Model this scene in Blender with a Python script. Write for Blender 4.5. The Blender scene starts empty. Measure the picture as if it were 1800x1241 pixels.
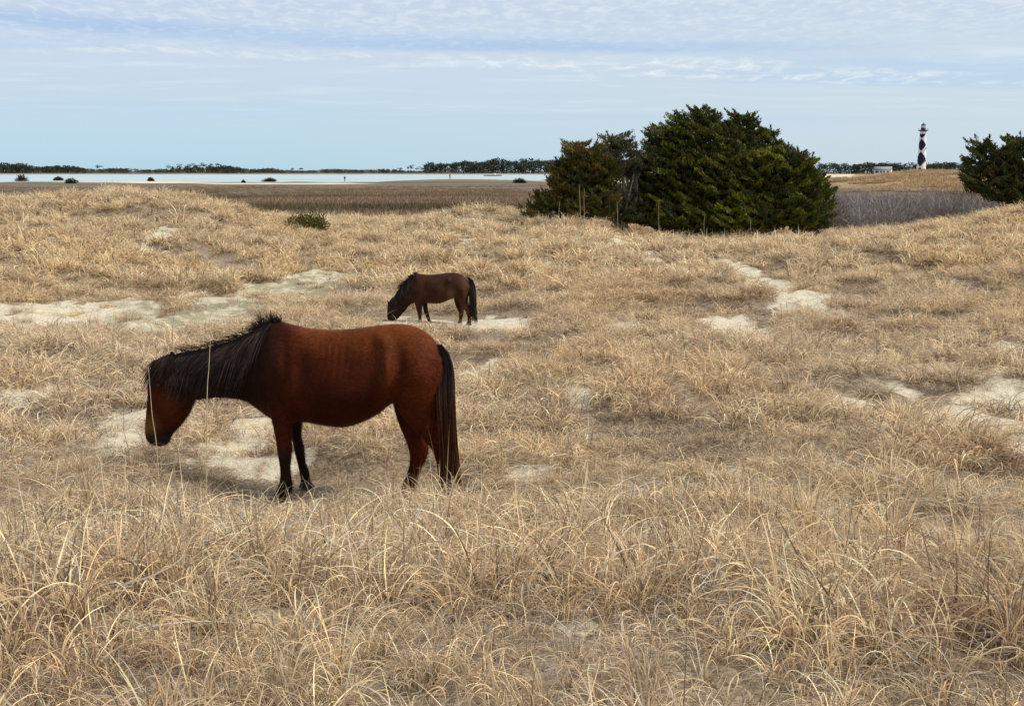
import bpy, math, random
import numpy as np
from mathutils import Vector
from mathutils.bvhtree import BVHTree

R = math.radians
rng = np.random.default_rng(7)
scene = bpy.context.scene
COL = scene.collection

# ------------------------------------------------------------------ camera
FPX, CX, CY, W0 = 2000.0, 900.0, 620.5, 1800.0      # photograph's focal length and centre, in its own pixels
CAMZ = 1.65
PITCH = math.atan((CY - 301.0) / FPX)
cam_data = bpy.data.cameras.new('camera')
cam_data.sensor_fit = 'HORIZONTAL'
cam_data.sensor_width = 36.0
cam_data.lens = 36.0 * FPX / W0
cam_data.clip_start = 0.05
cam_data.clip_end = 20000
cam = bpy.data.objects.new('camera', cam_data)
COL.objects.link(cam)
cam.location = (0, 0, CAMZ)
cam.rotation_euler = (R(90) - PITCH, 0, 0)
scene.camera = cam

# ------------------------------------------------------------------ light
SUN_EL, SUN_AZ = R(50), R(98)          # azimuth clockwise from the viewing direction (+Y)
world = bpy.data.worlds.new('World'); scene.world = world
world.use_nodes = True

sun_data = bpy.data.lights.new('sun', 'SUN')
sun_data.energy = 3.7
sun_data.angle = R(12)
sun_data.color = (1.0, 0.945, 0.85)
sun = bpy.data.objects.new('sun', sun_data)
COL.objects.link(sun)
sdir = Vector((math.sin(SUN_AZ) * math.cos(SUN_EL), math.cos(SUN_AZ) * math.cos(SUN_EL), math.sin(SUN_EL)))
sun.rotation_euler = sdir.to_track_quat('Z', 'Y').to_euler()
scene.view_settings.view_transform = 'Standard'
scene.view_settings.look = 'None'
scene.view_settings.exposure = 0.24
scene.view_settings.gamma = 1.0
scene.view_settings.use_curve_mapping = False
scene.cycles.max_bounces = 6
scene.cycles.diffuse_bounces = 3
scene.cycles.glossy_bounces = 2
scene.cycles.transmission_bounces = 3
scene.cycles.volume_bounces = 0


# ------------------------------------------------------------------ node helpers
class NT:
    def __init__(s, tree):
        s.t = tree; s.n = tree.nodes; s.l = tree.links

    def node(s, typ, **kw):
        n = s.n.new(typ)
        ins = kw.pop('ins', {})
        for k, v in kw.items():
            setattr(n, k, v)
        for k, v in ins.items():
            s.set(n.inputs[k], v)
        return n

    def set(s, sock, v):
        if isinstance(v, bpy.types.NodeSocket):
            s.l.new(v, sock)
        else:
            if sock.type == 'RGBA' and len(v) == 3:
                v = (*v, 1)
            sock.default_value = v

    def math(s, op, a, b=None, c=None, clamp=False):
        n = s.n.new('ShaderNodeMath'); n.operation = op; n.use_clamp = clamp
        s.set(n.inputs[0], a)
        if b is not None: s.set(n.inputs[1], b)
        if c is not None: s.set(n.inputs[2], c)
        return n.outputs[0]

    def vmath(s, op, a, b=None):
        n = s.n.new('ShaderNodeVectorMath'); n.operation = op
        s.set(n.inputs[0], a)
        if b is not None: s.set(n.inputs[1], b)
        return n.outputs[0]

    def mix(s, f, a, b, mode='MIX'):
        n = s.n.new('ShaderNodeMix'); n.data_type = 'RGBA'; n.blend_type = mode
        s.set(n.inputs[0], f); s.set(n.inputs[6], a); s.set(n.inputs[7], b)
        return n.outputs[2]

    def noise(s, vec, scale, detail=3, rough=0.5, dist=0.0):
        n = s.n.new('ShaderNodeTexNoise')
        n.inputs['Scale'].default_value = scale
        n.inputs['Detail'].default_value = detail
        n.inputs['Roughness'].default_value = rough
        n.inputs['Distortion'].default_value = dist
        if vec is not None: s.l.new(vec, n.inputs['Vector'])
        return n.outputs['Fac']

    def rng(s, v, a, b, c=0.0, d=1.0, smooth=True):
        n = s.n.new('ShaderNodeMapRange')
        n.interpolation_type = 'SMOOTHSTEP' if smooth else 'LINEAR'
        n.clamp = True
        s.set(n.inputs[0], v)
        for i, q in enumerate((a, b, c, d)):
            n.inputs[i + 1].default_value = q
        return n.outputs[0]

    def bump(s, h, strength, dist):
        n = s.n.new('ShaderNodeBump')
        n.inputs['Strength'].default_value = strength
        n.inputs['Distance'].default_value = dist
        s.l.new(h, n.inputs['Height'])
        return n.outputs[0]


def new_mat(name):
    m = bpy.data.materials.new(name); m.use_nodes = True
    t = NT(m.node_tree)
    b = m.node_tree.nodes['Principled BSDF']
    b.inputs['Specular IOR Level'].default_value = 0.25
    return m, t, b


def flat_mat(name, col, rough=0.7, noise_amt=0.15, scale=4.0, metallic=0.0):
    m, t, b = new_mat(name)
    g = t.node('ShaderNodeNewGeometry')
    f = t.noise(g.outputs['Position'], scale, 4)
    f2 = t.rng(f, 0.3, 0.7, 1 - noise_amt, 1 + noise_amt)
    c = t.mix(1.0, tuple(col), t.vmath('MULTIPLY', (1, 1, 1), f2), 'MULTIPLY')
    t.set(b.inputs['Base Color'], c)
    b.inputs['Roughness'].default_value = rough
    b.inputs['Metallic'].default_value = metallic
    return m


# ------------------------------------------------------------------ the sky: thin high cloud over pale blue
def build_sky():
    t = NT(world.node_tree)
    for n in list(t.n): t.n.remove(n)
    out = t.node('ShaderNodeOutputWorld')
    bg = t.node('ShaderNodeBackground')
    t.l.new(bg.outputs[0], out.inputs[0])
    sky = t.node('ShaderNodeTexSky', sky_type='NISHITA')
    sky.sun_disc = False
    sky.sun_elevation = SUN_EL
    sky.sun_rotation = SUN_AZ
    sky.ozone_density = 2.0
    tc = t.node('ShaderNodeTexCoord')
    d = tc.outputs['Generated']
    sep = t.node('ShaderNodeSeparateXYZ', ins={0: d})
    x, y, z = sep.outputs
    el = t.math('MAXIMUM', z, 0.0)
    # cloud sheet seen at a shallow angle: project the direction on a flat layer
    inv = t.math('DIVIDE', 1.0, t.math('ADD', el, 0.05))
    px = t.math('MULTIPLY', x, inv); py = t.math('MULTIPLY', y, inv)
    comb = t.node('ShaderNodeCombineXYZ', ins={0: px, 1: py, 2: 0.0}).outputs[0]
    # pale veil colours
    veil = t.mix(t.rng(el, 0.0, 0.10), (0.445, 0.67, 0.86), (0.56, 0.665, 0.86))
    side = t.rng(x, -0.35, 0.45)
    veil = t.mix(t.math('MULTIPLY', side, 0.85), veil, (0.575, 0.685, 0.835))
    base = t.mix(0.86, t.mix(1.0, sky.outputs[0], (0.095, 0.095, 0.095), 'MULTIPLY'), veil)
    # long blue streaks between the sheets of cloud
    m1 = t.node('ShaderNodeMapping', ins={0: comb, 3: (0.11, 1.0, 1.0)}); m1.inputs['Rotation'].default_value = (0, 0, 0.10)
    n1 = t.noise(m1.outputs[0], 0.75, 5, 0.55, 0.4)
    wob = t.math('MULTIPLY', t.math('SUBTRACT', t.noise(m1.outputs[0], 0.6, 3), 0.5), 0.030)
    yy = t.math('SUBTRACT', t.math('ADD', el, wob), t.math('MULTIPLY', x, -0.020))
    band = t.math('MULTIPLY', t.rng(yy, 0.098, 0.1055), t.rng(yy, 0.118, 0.1075))
    band = t.math('MULTIPLY', band, t.rng(n1, 0.30, 0.55, 0.35, 1.0))
    band = t.math('MULTIPLY', band, t.rng(x, 0.38, 0.10, 0.0, 1.0))
    base = t.mix(t.math('MULTIPLY', band, 0.9), base, (0.37, 0.53, 0.80))
    n1s = t.math('MULTIPLY', t.rng(n1, 0.50, 0.34), t.rng(el, 0.02, 0.08))
    base = t.mix(t.math('MULTIPLY', n1s, 0.50), base, (0.40, 0.57, 0.84))
    # ripples of altocumulus in the upper sheet
    m2 = t.node('ShaderNodeMapping', ins={0: comb, 3: (1.0, 0.62, 1.0)}); m2.inputs['Rotation'].default_value = (0, 0, 0.5)
    n2 = t.noise(m2.outputs[0], 11.0, 4, 0.55, 0.8)
    up = t.rng(el, 0.085, 0.135)
    base = t.mix(t.math('MULTIPLY', t.math('MULTIPLY', t.rng(n2, 0.46, 0.68), up), 0.55), base, (0.68, 0.75, 0.87))
    base = t.mix(t.math('MULTIPLY', t.math('MULTIPLY', t.rng(n2, 0.52, 0.34), up), 0.35), base, (0.44, 0.57, 0.82))
    # brighter feathered row below the streak
    m3 = t.node('ShaderNodeMapping', ins={0: comb, 3: (1.0, 0.5, 1.0)}); m3.inputs['Rotation'].default_value = (0, 0, -0.7)
    n3 = t.noise(m3.outputs[0], 6.0, 4, 0.6, 0.6)
    m4 = t.node('ShaderNodeMapping', ins={0: comb, 3: (0.4, 1.0, 1.0)})
    n4 = t.noise(m4.outputs[0], 1.1, 3)
    row = t.math('MULTIPLY', t.rng(yy, 0.073, 0.085), t.rng(yy, 0.101, 0.092))
    row = t.math('MULTIPLY', t.math('MULTIPLY', row, t.rng(n3, 0.42, 0.70)), t.rng(n4, 0.40, 0.58))
    base = t.mix(t.math('MULTIPLY', row, 0.8), base, (0.76, 0.83, 0.90))
    n5 = t.noise(m4.outputs[0], 2.2, 5, 0.6)
    lo = t.math('MULTIPLY', t.rng(n5, 0.50, 0.72), t.math('MULTIPLY', t.rng(el, 0.03, 0.07), t.rng(el, 0.12, 0.09)))
    base = t.mix(t.math('MULTIPLY', lo, 0.45), base, (0.66, 0.77, 0.90))
    # the unseen dome overhead stays the same thin cloud
    base = t.mix(t.rng(el, 0.16, 0.5), base, (0.60, 0.685, 0.81))
    base = t.mix(1.0, base, (0.955, 0.935, 0.87), 'MULTIPLY')
    # below the horizon: dull
    base = t.mix(t.rng(z, -0.02, 0.0), (0.30, 0.28, 0.24), base)
    t.l.new(base, bg.inputs[0])
    bg.inputs[1].default_value = 1.0


build_sky()


# ------------------------------------------------------------------ geometry helpers
def ray(px, py):
    dx = (px - CX) / FPX; dy = (CY - py) / FPX
    c, s = math.cos(PITCH), math.sin(PITCH)
    return np.array([dx, c + dy * s, -s + dy * c])


def at(px, py, Y):
    d = ray(px, py)
    return np.array([d[0] * Y / d[1], Y, CAMZ + d[2] * Y / d[1]])


def px_scale(Y):
    return Y / FPX        # metres per photograph pixel at depth Y


def mesh_np(name, verts, faces, mats=None, smooth=False, cols=None, midx=None):
    """verts (n,3); faces: (m,k) array or list of such arrays"""
    me = bpy.data.meshes.new(name)
    verts = np.asarray(verts, dtype=np.float32)
    fl = faces if isinstance(faces, list) else [faces]
    fl = [np.asarray(f, dtype=np.int32) for f in fl if len(f)]
    loops = np.concatenate([f.ravel() for f in fl])
    tot = np.concatenate([np.full(len(f), f.shape[1], dtype=np.int32) for f in fl])
    start = np.concatenate([[0], np.cumsum(tot)[:-1]]).astype(np.int32)
    me.vertices.add(len(verts)); me.vertices.foreach_set('co', verts.ravel())
    me.loops.add(len(loops)); me.loops.foreach_set('vertex_index', loops)
    me.polygons.add(len(tot)); me.polygons.foreach_set('loop_start', start); me.polygons.foreach_set('loop_total', tot)
    if midx is not None: me.polygons.foreach_set('material_index', np.asarray(midx, dtype=np.int32))
    me.update(calc_edges=True)
    if smooth: me.polygons.foreach_set('use_smooth', np.ones(len(tot), dtype=bool))
    if cols is not None:
        a = me.attributes.new('col', 'FLOAT_COLOR', 'POINT')
        cc = np.ones((len(verts), 4), dtype=np.float32); cc[:, :3] = cols
        a.data.foreach_set('color', cc.ravel())
    for m in (mats or []):
        me.materials.append(m)
    return me


def obj(name, me, parent=None, loc=None, link=True):
    o = bpy.data.objects.new(name, me)
    if link: COL.objects.link(o)
    if parent is not None: o.parent = parent
    if loc is not None: o.location = loc
    return o


def tag(o, label=None, cat=None, group=None, kind=None):
    if label: o['label'] = label
    if cat: o['category'] = cat
    if group: o['group'] = group
    if kind: o['kind'] = kind
    return o


def empty(name, loc, label, cat, group=None):
    o = bpy.data.objects.new(name, None); COL.objects.link(o)
    o.location = loc; o.empty_display_size = 0.2
    return tag(o, label, cat, group)


def shift(me, loc):
    v = np.empty(len(me.vertices) * 3, dtype=np.float32)
    me.vertices.foreach_get('co', v)
    v = v.reshape(-1, 3) - np.asarray(loc, dtype=np.float32)
    me.vertices.foreach_set('co', v.ravel()); me.update()
    return me


def part(name, me, root):
    """a part given in world coordinates, moved under its root Empty"""
    shift(me, root.location)
    return obj(name, me, root)


def ribbons(paths, widths, side, cols):
    """paths (N,K,3), widths (N,K), side (N,K,3) unit; cols (N,K,3) -> verts, quads, cols"""
    N, K, _ = paths.shape
    a = paths - side * widths[..., None] * 0.5
    b = paths + side * widths[..., None] * 0.5
    v = np.stack([a, b], axis=2).reshape(-1, 3)
    c = np.repeat(cols[:, :, None, :], 2, axis=2).reshape(-1, 3)
    base = (np.arange(N)[:, None] * K + np.arange(K - 1)[None, :]) * 2
    base = base.ravel()
    f = np.stack([base, base + 1, base + 3, base + 2], axis=1)
    return v, f, c


def unit(v):
    return v / np.maximum(np.linalg.norm(v, axis=-1, keepdims=True), 1e-9)


# value noise in numpy for terrain and density
_perm = np.random.default_rng(3).random((512, 512))


def vnoise(x, y, s):
    x = np.asarray(x) * s + 1000.3; y = np.asarray(y) * s + 777.7
    xi = np.floor(x).astype(int); yi = np.floor(y).astype(int)
    fx = x - xi; fy = y - yi
    fx = fx * fx * (3 - 2 * fx); fy = fy * fy * (3 - 2 * fy)
    g = lambda i, j: _perm[(xi + i) % 512, (yi + j) % 512]
    return (g(0, 0) * (1 - fx) + g(1, 0) * fx) * (1 - fy) + (g(0, 1) * (1 - fx) + g(1, 1) * fx) * fy


def fbm(x, y, s, o=3):
    r = 0; a = 1; t = 0
    for i in range(o):
        r = r + a * vnoise(x + 13.7 * i, y - 7.1 * i, s * 2 ** i); t += a; a *= 0.5
    return r / t


def sstep(x, a, b):
    t = np.clip((x - a) / (b - a), 0, 1)
    return t * t * (3 - 2 * t)


# ------------------------------------------------------------------ terrain
MARSH_Z, WATER_Z = -2.2, -2.36
ctrl = []
for th in (-0.62, -0.3, 0.0, 0.3, 0.62):
    ctrl.append((th, 0.6, 0.12)); ctrl.append((th, 1.6, 0.12))


def cp(px, py, Y):
    p = at(px, py, Y)
    ctrl.append((math.atan2(p[0], p[1]), math.hypot(p[0], p[1]), p[2]))


for px in (-150, 400, 900, 1400, 1950):
    cp(px, 1241, 3.15)
    cp(px, 1020, 5.0)
# near horse stands here
HY = lambda px: 8.0 - (px - 600) / 250.0 * 0.12
for px, py, Y in ((485, 887, 7.85), (540, 858, 8.22), (720, 873, 8.14), (783, 899, 7.80)): cp(px, py, Y)
cp(0, 860, 7.5); cp(200, 850, 8.0); cp(1100, 850, 8.2); cp(1500, 850, 8.0); cp(1950, 850, 7.8)
cp(0, 700, 12.5); cp(400, 700, 13.0); cp(900, 690, 14.0); cp(1300, 690, 13.5); cp(1900, 690, 12.8)
# valley floor with the far horse
cp(739, 566, 25.6); cp(826, 573, 25.3); cp(-80, 575, 22.5); cp(120, 562, 24.5); cp(350, 545, 27); cp(600, 560, 26)
cp(1000, 580, 23.5); cp(1350, 575, 22); cp(1700, 575, 20); cp(1950, 570, 19.5)
cp(-80, 480, 33); cp(250, 480, 35); cp(600, 497, 36); cp(830, 485, 36); cp(1100, 480, 35); cp(1400, 485, 33); cp(1750, 480, 30); cp(1950, 470, 30)
cp(-80, 410, 44); cp(230, 400, 47); cp(600, 430, 52); cp(860, 415, 50); cp(1100, 430, 47); cp(1400, 440, 44); cp(1750, 415, 40); cp(1950, 400, 40)
crest = [(-80, 360, 56), (0, 353, 57), (100, 347, 58), (200, 337, 60), (280, 339, 60), (350, 350, 60), (450, 374, 61), (510, 383, 62),
         (600, 389, 64), (680, 389, 62), (740, 383, 60), (800, 375, 58), (850, 369, 57), (900, 382, 56), (950, 390, 55), (1020, 386, 54),
         (1100, 399, 53), (1200, 411, 53), (1300, 410, 53), (1400, 409, 53), (1470, 412, 53), (1530, 410, 53), (1600, 405, 53),
         (1680, 391, 53), (1750, 374, 52), (1800, 366, 52), (1900, 355, 52), (2000, 352, 52)]
for c in crest:
    cp(*c)
    ctrl[-1] = (ctrl[-1][0], ctrl[-1][1], ctrl[-1][2] - 0.22 - float(np.interp(c[0], [480, 560, 680, 760, 980, 1100, 1450, 1650, 1800], [0, 0.30, 0.30, 0.05, 0.05, 0.42, 0.40, 0.12, 0.05])))
for px, py, Y in crest[::2]:
    p = at(px, py, Y)
    th = math.atan2(p[0], p[1])
    ctrl.append((th, Y + 13, p[2] * 0.55 + MARSH_Z * 0.45 - 0.15))
    ctrl.append((th, Y + 28, MARSH_Z - 0.45))
for th in (-0.6, -0.3, 0, 0.3, 0.6): ctrl.append((th, 135, MARSH_Z - 0.9))
ctrl = np.array(ctrl)
CU = ctrl[:, 0] * 3.0; CV = np.log(ctrl[:, 1])


def _k(r2):
    return 0.5 * r2 * np.log(np.maximum(r2, 1e-12))


n_ = len(ctrl)
A = np.zeros((n_ + 3, n_ + 3))
A[:n_, :n_] = _k((CU[:, None] - CU[None]) ** 2 + (CV[:, None] - CV[None]) ** 2)
A[:n_, :n_] -= 0
A[range(n_), range(n_)] += 0.0004
A[:n_, n_] = 1; A[:n_, n_ + 1] = CU; A[:n_, n_ + 2] = CV
A[n_:, :n_] = A[:n_, n_:].T
WT = np.linalg.solve(A, np.concatenate([ctrl[:, 2], [0, 0, 0]]))

def hum(x, y):
    return fbm(x + 50, y * 1.3, 0.85, 3)


FEET = []      # places where hooves stand: no hummocks there


def terrain(x, y, fine=True):
    x = np.asarray(x, dtype=float); y = np.asarray(y, dtype=float)
    r = np.hypot(x, y); th = np.arctan2(x, y)
    thc = np.clip(th, -0.62, 0.62)
    u = thc * 3.0; v = np.log(np.clip(r, 0.6, 135))
    z = WT[n_] + WT[n_ + 1] * u + WT[n_ + 2] * v
    shp = z.shape
    uf = u.ravel(); vf = v.ravel(); zf = z.ravel().copy()
    for i in range(n_):
        zf += WT[i] * _k((uf - CU[i]) ** 2 + (vf - CV[i]) ** 2)
    z = zf.reshape(shp)
    if fine:
        a = sstep(r, 1.5, 12)
        h = (fbm(x, y * 1.25, 0.24, 2) - 0.5) * (0.10 + 0.50 * a) + (hum(x, y) - 0.5) * (0.09 + 0.40 * a)
        k = np.ones_like(z)
        for (fx, fy, fr) in FEET:
            k = k * sstep(np.hypot(x - fx, y - fy), fr * 0.4, fr)
        k = k * (1 - 0.5 * sstep(r, 110, 130))
        z = z + h * k
    return z


def terr1(x, y):
    return float(terrain(np.array([x]), np.array([y]))[0])


for px, py, Y in ((485, 887, 7.85), (540, 858, 8.22), (720, 873, 8.14), (783, 899, 7.80)):
    p = at(px, py, Y); FEET.append((p[0], p[1], 0.7))
for px, py, Y in ((739, 566, 25.5), (755, 568, 25.8), (809, 571, 25.8), (826, 573, 25.4)):
    p = at(px, py, Y); FEET.append((p[0], p[1] - 0.6, 2.6))


def hit(px, py, y0=2.0, y1=130.0):
    """where the pixel's ray meets the dune"""
    Y = np.geomspace(y0, y1, 500)
    d = ray(px, py)
    x = d[0] * Y / d[1]; z = CAMZ + d[2] * Y / d[1]
    t = terrain(x, Y, False)
    w = np.where(z <= t)[0]
    if len(w) == 0: return None
    return x[w[0]], Y[w[0]]


# bare sand patches: world ellipses
patch_px = [(60, 562, 150, 14), (185, 553, 90, 9), (265, 568, 60, 8), (430, 515, 80, 7), (470, 505, 50, 7), (570, 482, 45, 5),
            (1362, 512, 38, 15), (1285, 570, 48, 15), (1250, 562, 25, 9), (1725, 515, 25, 8), (1280, 465, 25, 6), (1102, 432, 22, 12),
            (1740, 748, 120, 26), (1640, 750, 50, 14), (1765, 682, 70, 14), (1680, 652, 46, 20), (75, 720, 42, 15), (205, 782, 95, 28),
            (445, 788, 66, 28), (465, 835, 50, 12), (620, 775, 50, 16), (880, 564, 50, 5), (860, 635, 40, 6), (930, 850, 45, 7),
            (1275, 822, 30, 5), (450, 1105, 70, 22), (170, 1130, 60, 28), (832, 383, 15, 6), (1120, 458, 22, 6), (1770, 382, 45, 5),
            (1010, 1110, 40, 14), (760, 570, 95, 7), (400, 548, 40, 5), (960, 470, 16, 4), (1550, 470, 22, 4), (1650, 560, 26, 5), (1480, 700, 30, 6), (1010, 690, 24, 5), (1320, 640, 22, 5), (1610, 440, 20, 3), (1760, 600, 30, 5), (330, 770, 30, 10), (550, 404, 22, 4), (1460, 547, 30, 6), (1090, 570, 22, 7), (1200, 700, 22, 5),
            (1550, 668, 30, 6), (1570, 765, 40, 7), (790, 655, 30, 5), (1190, 472, 18, 4), (1440, 610, 20, 5),
            (300, 415, 20, 3), (380, 560, 50, 6), (700, 565, 40, 5), (1380, 880, 35, 7), (1180, 1000, 20, 7), (650, 392, 18, 3)]
path_px = [(430, 535, 110, 18), (520, 505, 90, 12), (600, 485, 60, 8), (310, 560, 80, 12), (545, 520, 50, 10)]


def world_ellipses(lst):
    out = []
    for px, py, rx, ry in lst:
        h = hit(px, py); a = hit(px, py + ry); b = hit(px, py - ry)
        if not h or not a or not b: continue
        far_ = b[1] + 0.15 * (b[1] - h[1]); dep = (CAMZ - terr1(h[0], h[1])) / h[1]
        near_ = a[1] - min(0.16 / dep, 0.12 * h[1]) * float(sstep(h[1], 8.5, 12))          # grass in front would hide the near edge
        out.append((h[0], (near_ + far_) / 2, 1.3 * rx * px_scale(h[1]), max((far_ - near_) / 2 * 1.15, 0.05)))
    return out


SAND = world_ellipses(patch_px)
PATH = world_ellipses(path_px)


def ell_mask(x, y, lst, wob=0.9):
    m = np.zeros_like(np.asarray(x, dtype=float))
    n = (fbm(x, y, 0.8, 3) - 0.5) * wob * 2 + (fbm(x, y, 4.0, 2) - 0.5) * wob
    for cx, cy, rx, ry in lst:
        d = np.sqrt(((x - cx) / rx) ** 2 + ((y - cy) / ry) ** 2) + n
        m = np.maximum(m, 1 - sstep(d, 0.45, 1.25))
    return m


def cover(x, y):
    """how much grass grows here, 0..1"""
    sand = ell_mask(x, y, SAND)
    path = ell_mask(x, y, PATH)
    r = np.hypot(x, y)
    n = hum(x, y) * 0.7 + fbm(x + 31, y, 0.4, 2) * 0.3
    n2 = fbm(x - 9, y + 5, 2.2, 2)
    c = 0.62 + 0.38 * sstep(n, 0.34, 0.54)
    c *= 0.34 + 0.66 * sstep(n2, 0.32, 0.50)
    brk = sstep(fbm(x + 17, y * 1.2, 2.6, 3), 0.46, 0.62)       # tufts standing out in the sand
    c = np.where(r < 5.2, np.maximum(c, 0.85), c)
    c = np.maximum(c, 0.74 * (1 - sstep(r, 10, 14)))
    c *= (1 - (0.97 - 0.55 * brk) * sand) * (1 - (0.94 - 0.3 * brk) * path)
    return c, sand, path


def polar_grid(thetas, radii, zf):
    T, Rr = np.meshgrid(thetas, radii, indexing='ij')
    x = Rr * np.sin(T); y = Rr * np.cos(T)
    z = zf(x, y)
    v = np.stack([x, y, z], -1).reshape(-1, 3)
    nt, nr = T.shape
    i = (np.arange(nt - 1)[:, None] * nr + np.arange(nr - 1)[None]).ravel()
    f = np.stack([i, i + 1, i + nr + 1, i + nr], 1)
    return v, f, x, y


# --- dune ground
th_front = np.linspace(-0.64, 0.64, 560)
th_all = np.concatenate([np.linspace(-math.pi, -0.66, 60), th_front, np.linspace(0.66, math.pi, 60)])
rad = np.geomspace(0.4, 132, 520)
v, f, gx, gy = polar_grid(th_all, rad, terrain)
cov, sandm, pathm = cover(gx, gy)
c = np.stack([sandm, pathm, cov], -1).reshape(-1, 3)


def sand_material():
    m, t, b = new_mat('dune sand and litter')
    a = t.node('ShaderNodeAttribute', attribute_name='col')
    sp = t.node('ShaderNodeSeparateColor', ins={0: a.outputs['Color']})
    sand, path, cv = sp.outputs[0], sp.outputs[1], sp.outputs[2]
    g = t.node('ShaderNodeNewGeometry').outputs['Position']
    n1 = t.noise(g, 3.0, 6, 0.6); n2 = t.noise(g, 28.0, 4, 0.65); n3 = t.noise(g, 160.0, 3, 0.6); n4 = t.noise(g, 0.7, 3)
    sc = t.mix(t.rng(n1, 0.3, 0.7), (0.53, 0.46, 0.34), (0.65, 0.58, 0.445))
    sc = t.mix(t.rng(t.noise(g, 14.0, 5, 0.7), 0.56, 0.70, 0, 0.65), sc, (0.42, 0.34, 0.235))
    sc = t.mix(t.rng(n3, 0.45, 0.75, 0, 0.3), sc, (0.50, 0.42, 0.30))
    lit = t.mix(t.rng(n2, 0.35, 0.65), (0.17, 0.12, 0.075), (0.36, 0.28, 0.19))
    lit = t.mix(t.rng(n4, 0.4, 0.65, 0, 0.6), lit, (0.23, 0.185, 0.145))
    w = t.math('ADD', t.math('MULTIPLY', n1, 0.55), t.math('MULTIPLY', n2, 0.45))
    w = t.rng(t.math('ADD', w, t.math('MULTIPLY', sand, 0.48)), 0.60, 0.74)
    col = t.mix(w, lit, sc)
    green = t.mix(t.rng(n2, 0.3, 0.7), (0.20, 0.185, 0.11), (0.36, 0.32, 0.21))
    col = t.mix(t.math('MULTIPLY', path, t.rng(n1, 0.62, 0.42, 0.35, 0.95)), col, green)
    t.set(b.inputs['Base Color'], col)
    b.inputs['Roughness'].default_value = 0.95
    b.inputs['Specular IOR Level'].default_value = 0.1
    n5 = t.noise(g, 9.0, 4, 0.55)
    h = t.math('ADD', t.math('ADD', t.math('MULTIPLY', n2, 0.5), t.math('MULTIPLY', n3, 0.15)), t.math('MULTIPLY', n5, 1.2))
    t.set(b.inputs['Normal'], t.bump(h, 1.0, 0.06))
    return m


ground = obj('ground', mesh_np('ground', v, f, [sand_material()], True, c))
tag(ground, 'rolling dune ground of pale sand under dry grass', kind='structure')


# --- marsh plain
def shoreline(th):
    """distance at which the marsh meets the water, by direction; no water to the right of the pines"""
    s = 455 + 28 * np.sin(th * 17 + 1) + 14 * np.sin(th * 61) + 9 * np.sin(th * 140 + 2)
    s = s + sstep(th, 0.02, 0.12) * 2600
    return s


def mound(x, y, px, py, Y, wx, wy, h):
    p = at(px, py, Y)
    return h * np.exp(-((x - p[0]) / wx) ** 2 - ((y - p[1]) / wy) ** 2)


def marsh_z(x, y):
    r = np.hypot(x, y); th = np.arctan2(x, y)
    z = MARSH_Z + (fbm(x, y, 0.02, 3) - 0.5) * 0.20
    z = z - sstep(r - shoreline(th), -30, 12) * 0.30
    z = z + mound(x, y, 790, 318, 400, 22, 30, 0.95)
    z = z + mound(x, y, 925, 320, 400, 20, 30, 0.4)
    # the dune ridge in front of the lighthouse
    ridge = (0.56 * sstep(th, 0.235, 0.27) + 0.44 * sstep(th, 0.285, 0.335)) * np.exp(-((r - 262) / 38) ** 2)
    z = z + ridge * (3.25 + (fbm(x, y, 0.035, 3) - 0.5) * 1.8 + (fbm(x, y, 0.15, 2) - 0.5) * 0.6)
    ridge2 = sstep(th, 0.20, 0.25) * np.exp(-((r - 420) / 50) ** 2)
    z = z + ridge2 * (2.4 + (fbm(x, y, 0.02, 3) - 0.5) * 1.8)
    return z


th_m = np.concatenate([np.linspace(-math.pi, -0.62, 50), np.linspace(-0.6, 0.6, 420), np.linspace(0.62, math.pi, 50)])
rm = np.concatenate([np.geomspace(62, 620, 230), np.geomspace(640, 9000, 60)])
v, f, mx, my = polar_grid(th_m, rm, marsh_z)
rr = np.hypot(mx, my); tt = np.arctan2(mx, my)
ridge_m = np.maximum(sstep(tt, 0.245, 0.30) * np.exp(-((rr - 262) / 45) ** 4), sstep(tt, 0.20, 0.25) * np.exp(-((rr - 420) / 60) ** 4))
sb = np.zeros_like(mx)
for px, py, Y, wx, wy in ((235, 319.5, 415, 26, 26), (300, 321, 385, 16, 16), (490, 322.5, 360, 22, 22), (560, 323, 350, 16, 14), (930, 316, 430, 16, 24), (1100, 315, 430, 40, 50)):
    p = at(px, py, Y)
    sb = np.maximum(sb, np.exp(-((mx - p[0]) / wx) ** 2 - ((my - p[1]) / wy) ** 2))
sb = np.maximum(sb, sstep(tt, 0.2, 0.22) * (1 - sstep(tt, 0.27, 0.30)) * np.exp(-((rr - 400) / 60) ** 2) * 1.0)
c = np.stack([ridge_m, sb, sstep(rr - shoreline(tt), -22, -4)], -1).reshape(-1, 3)


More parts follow.
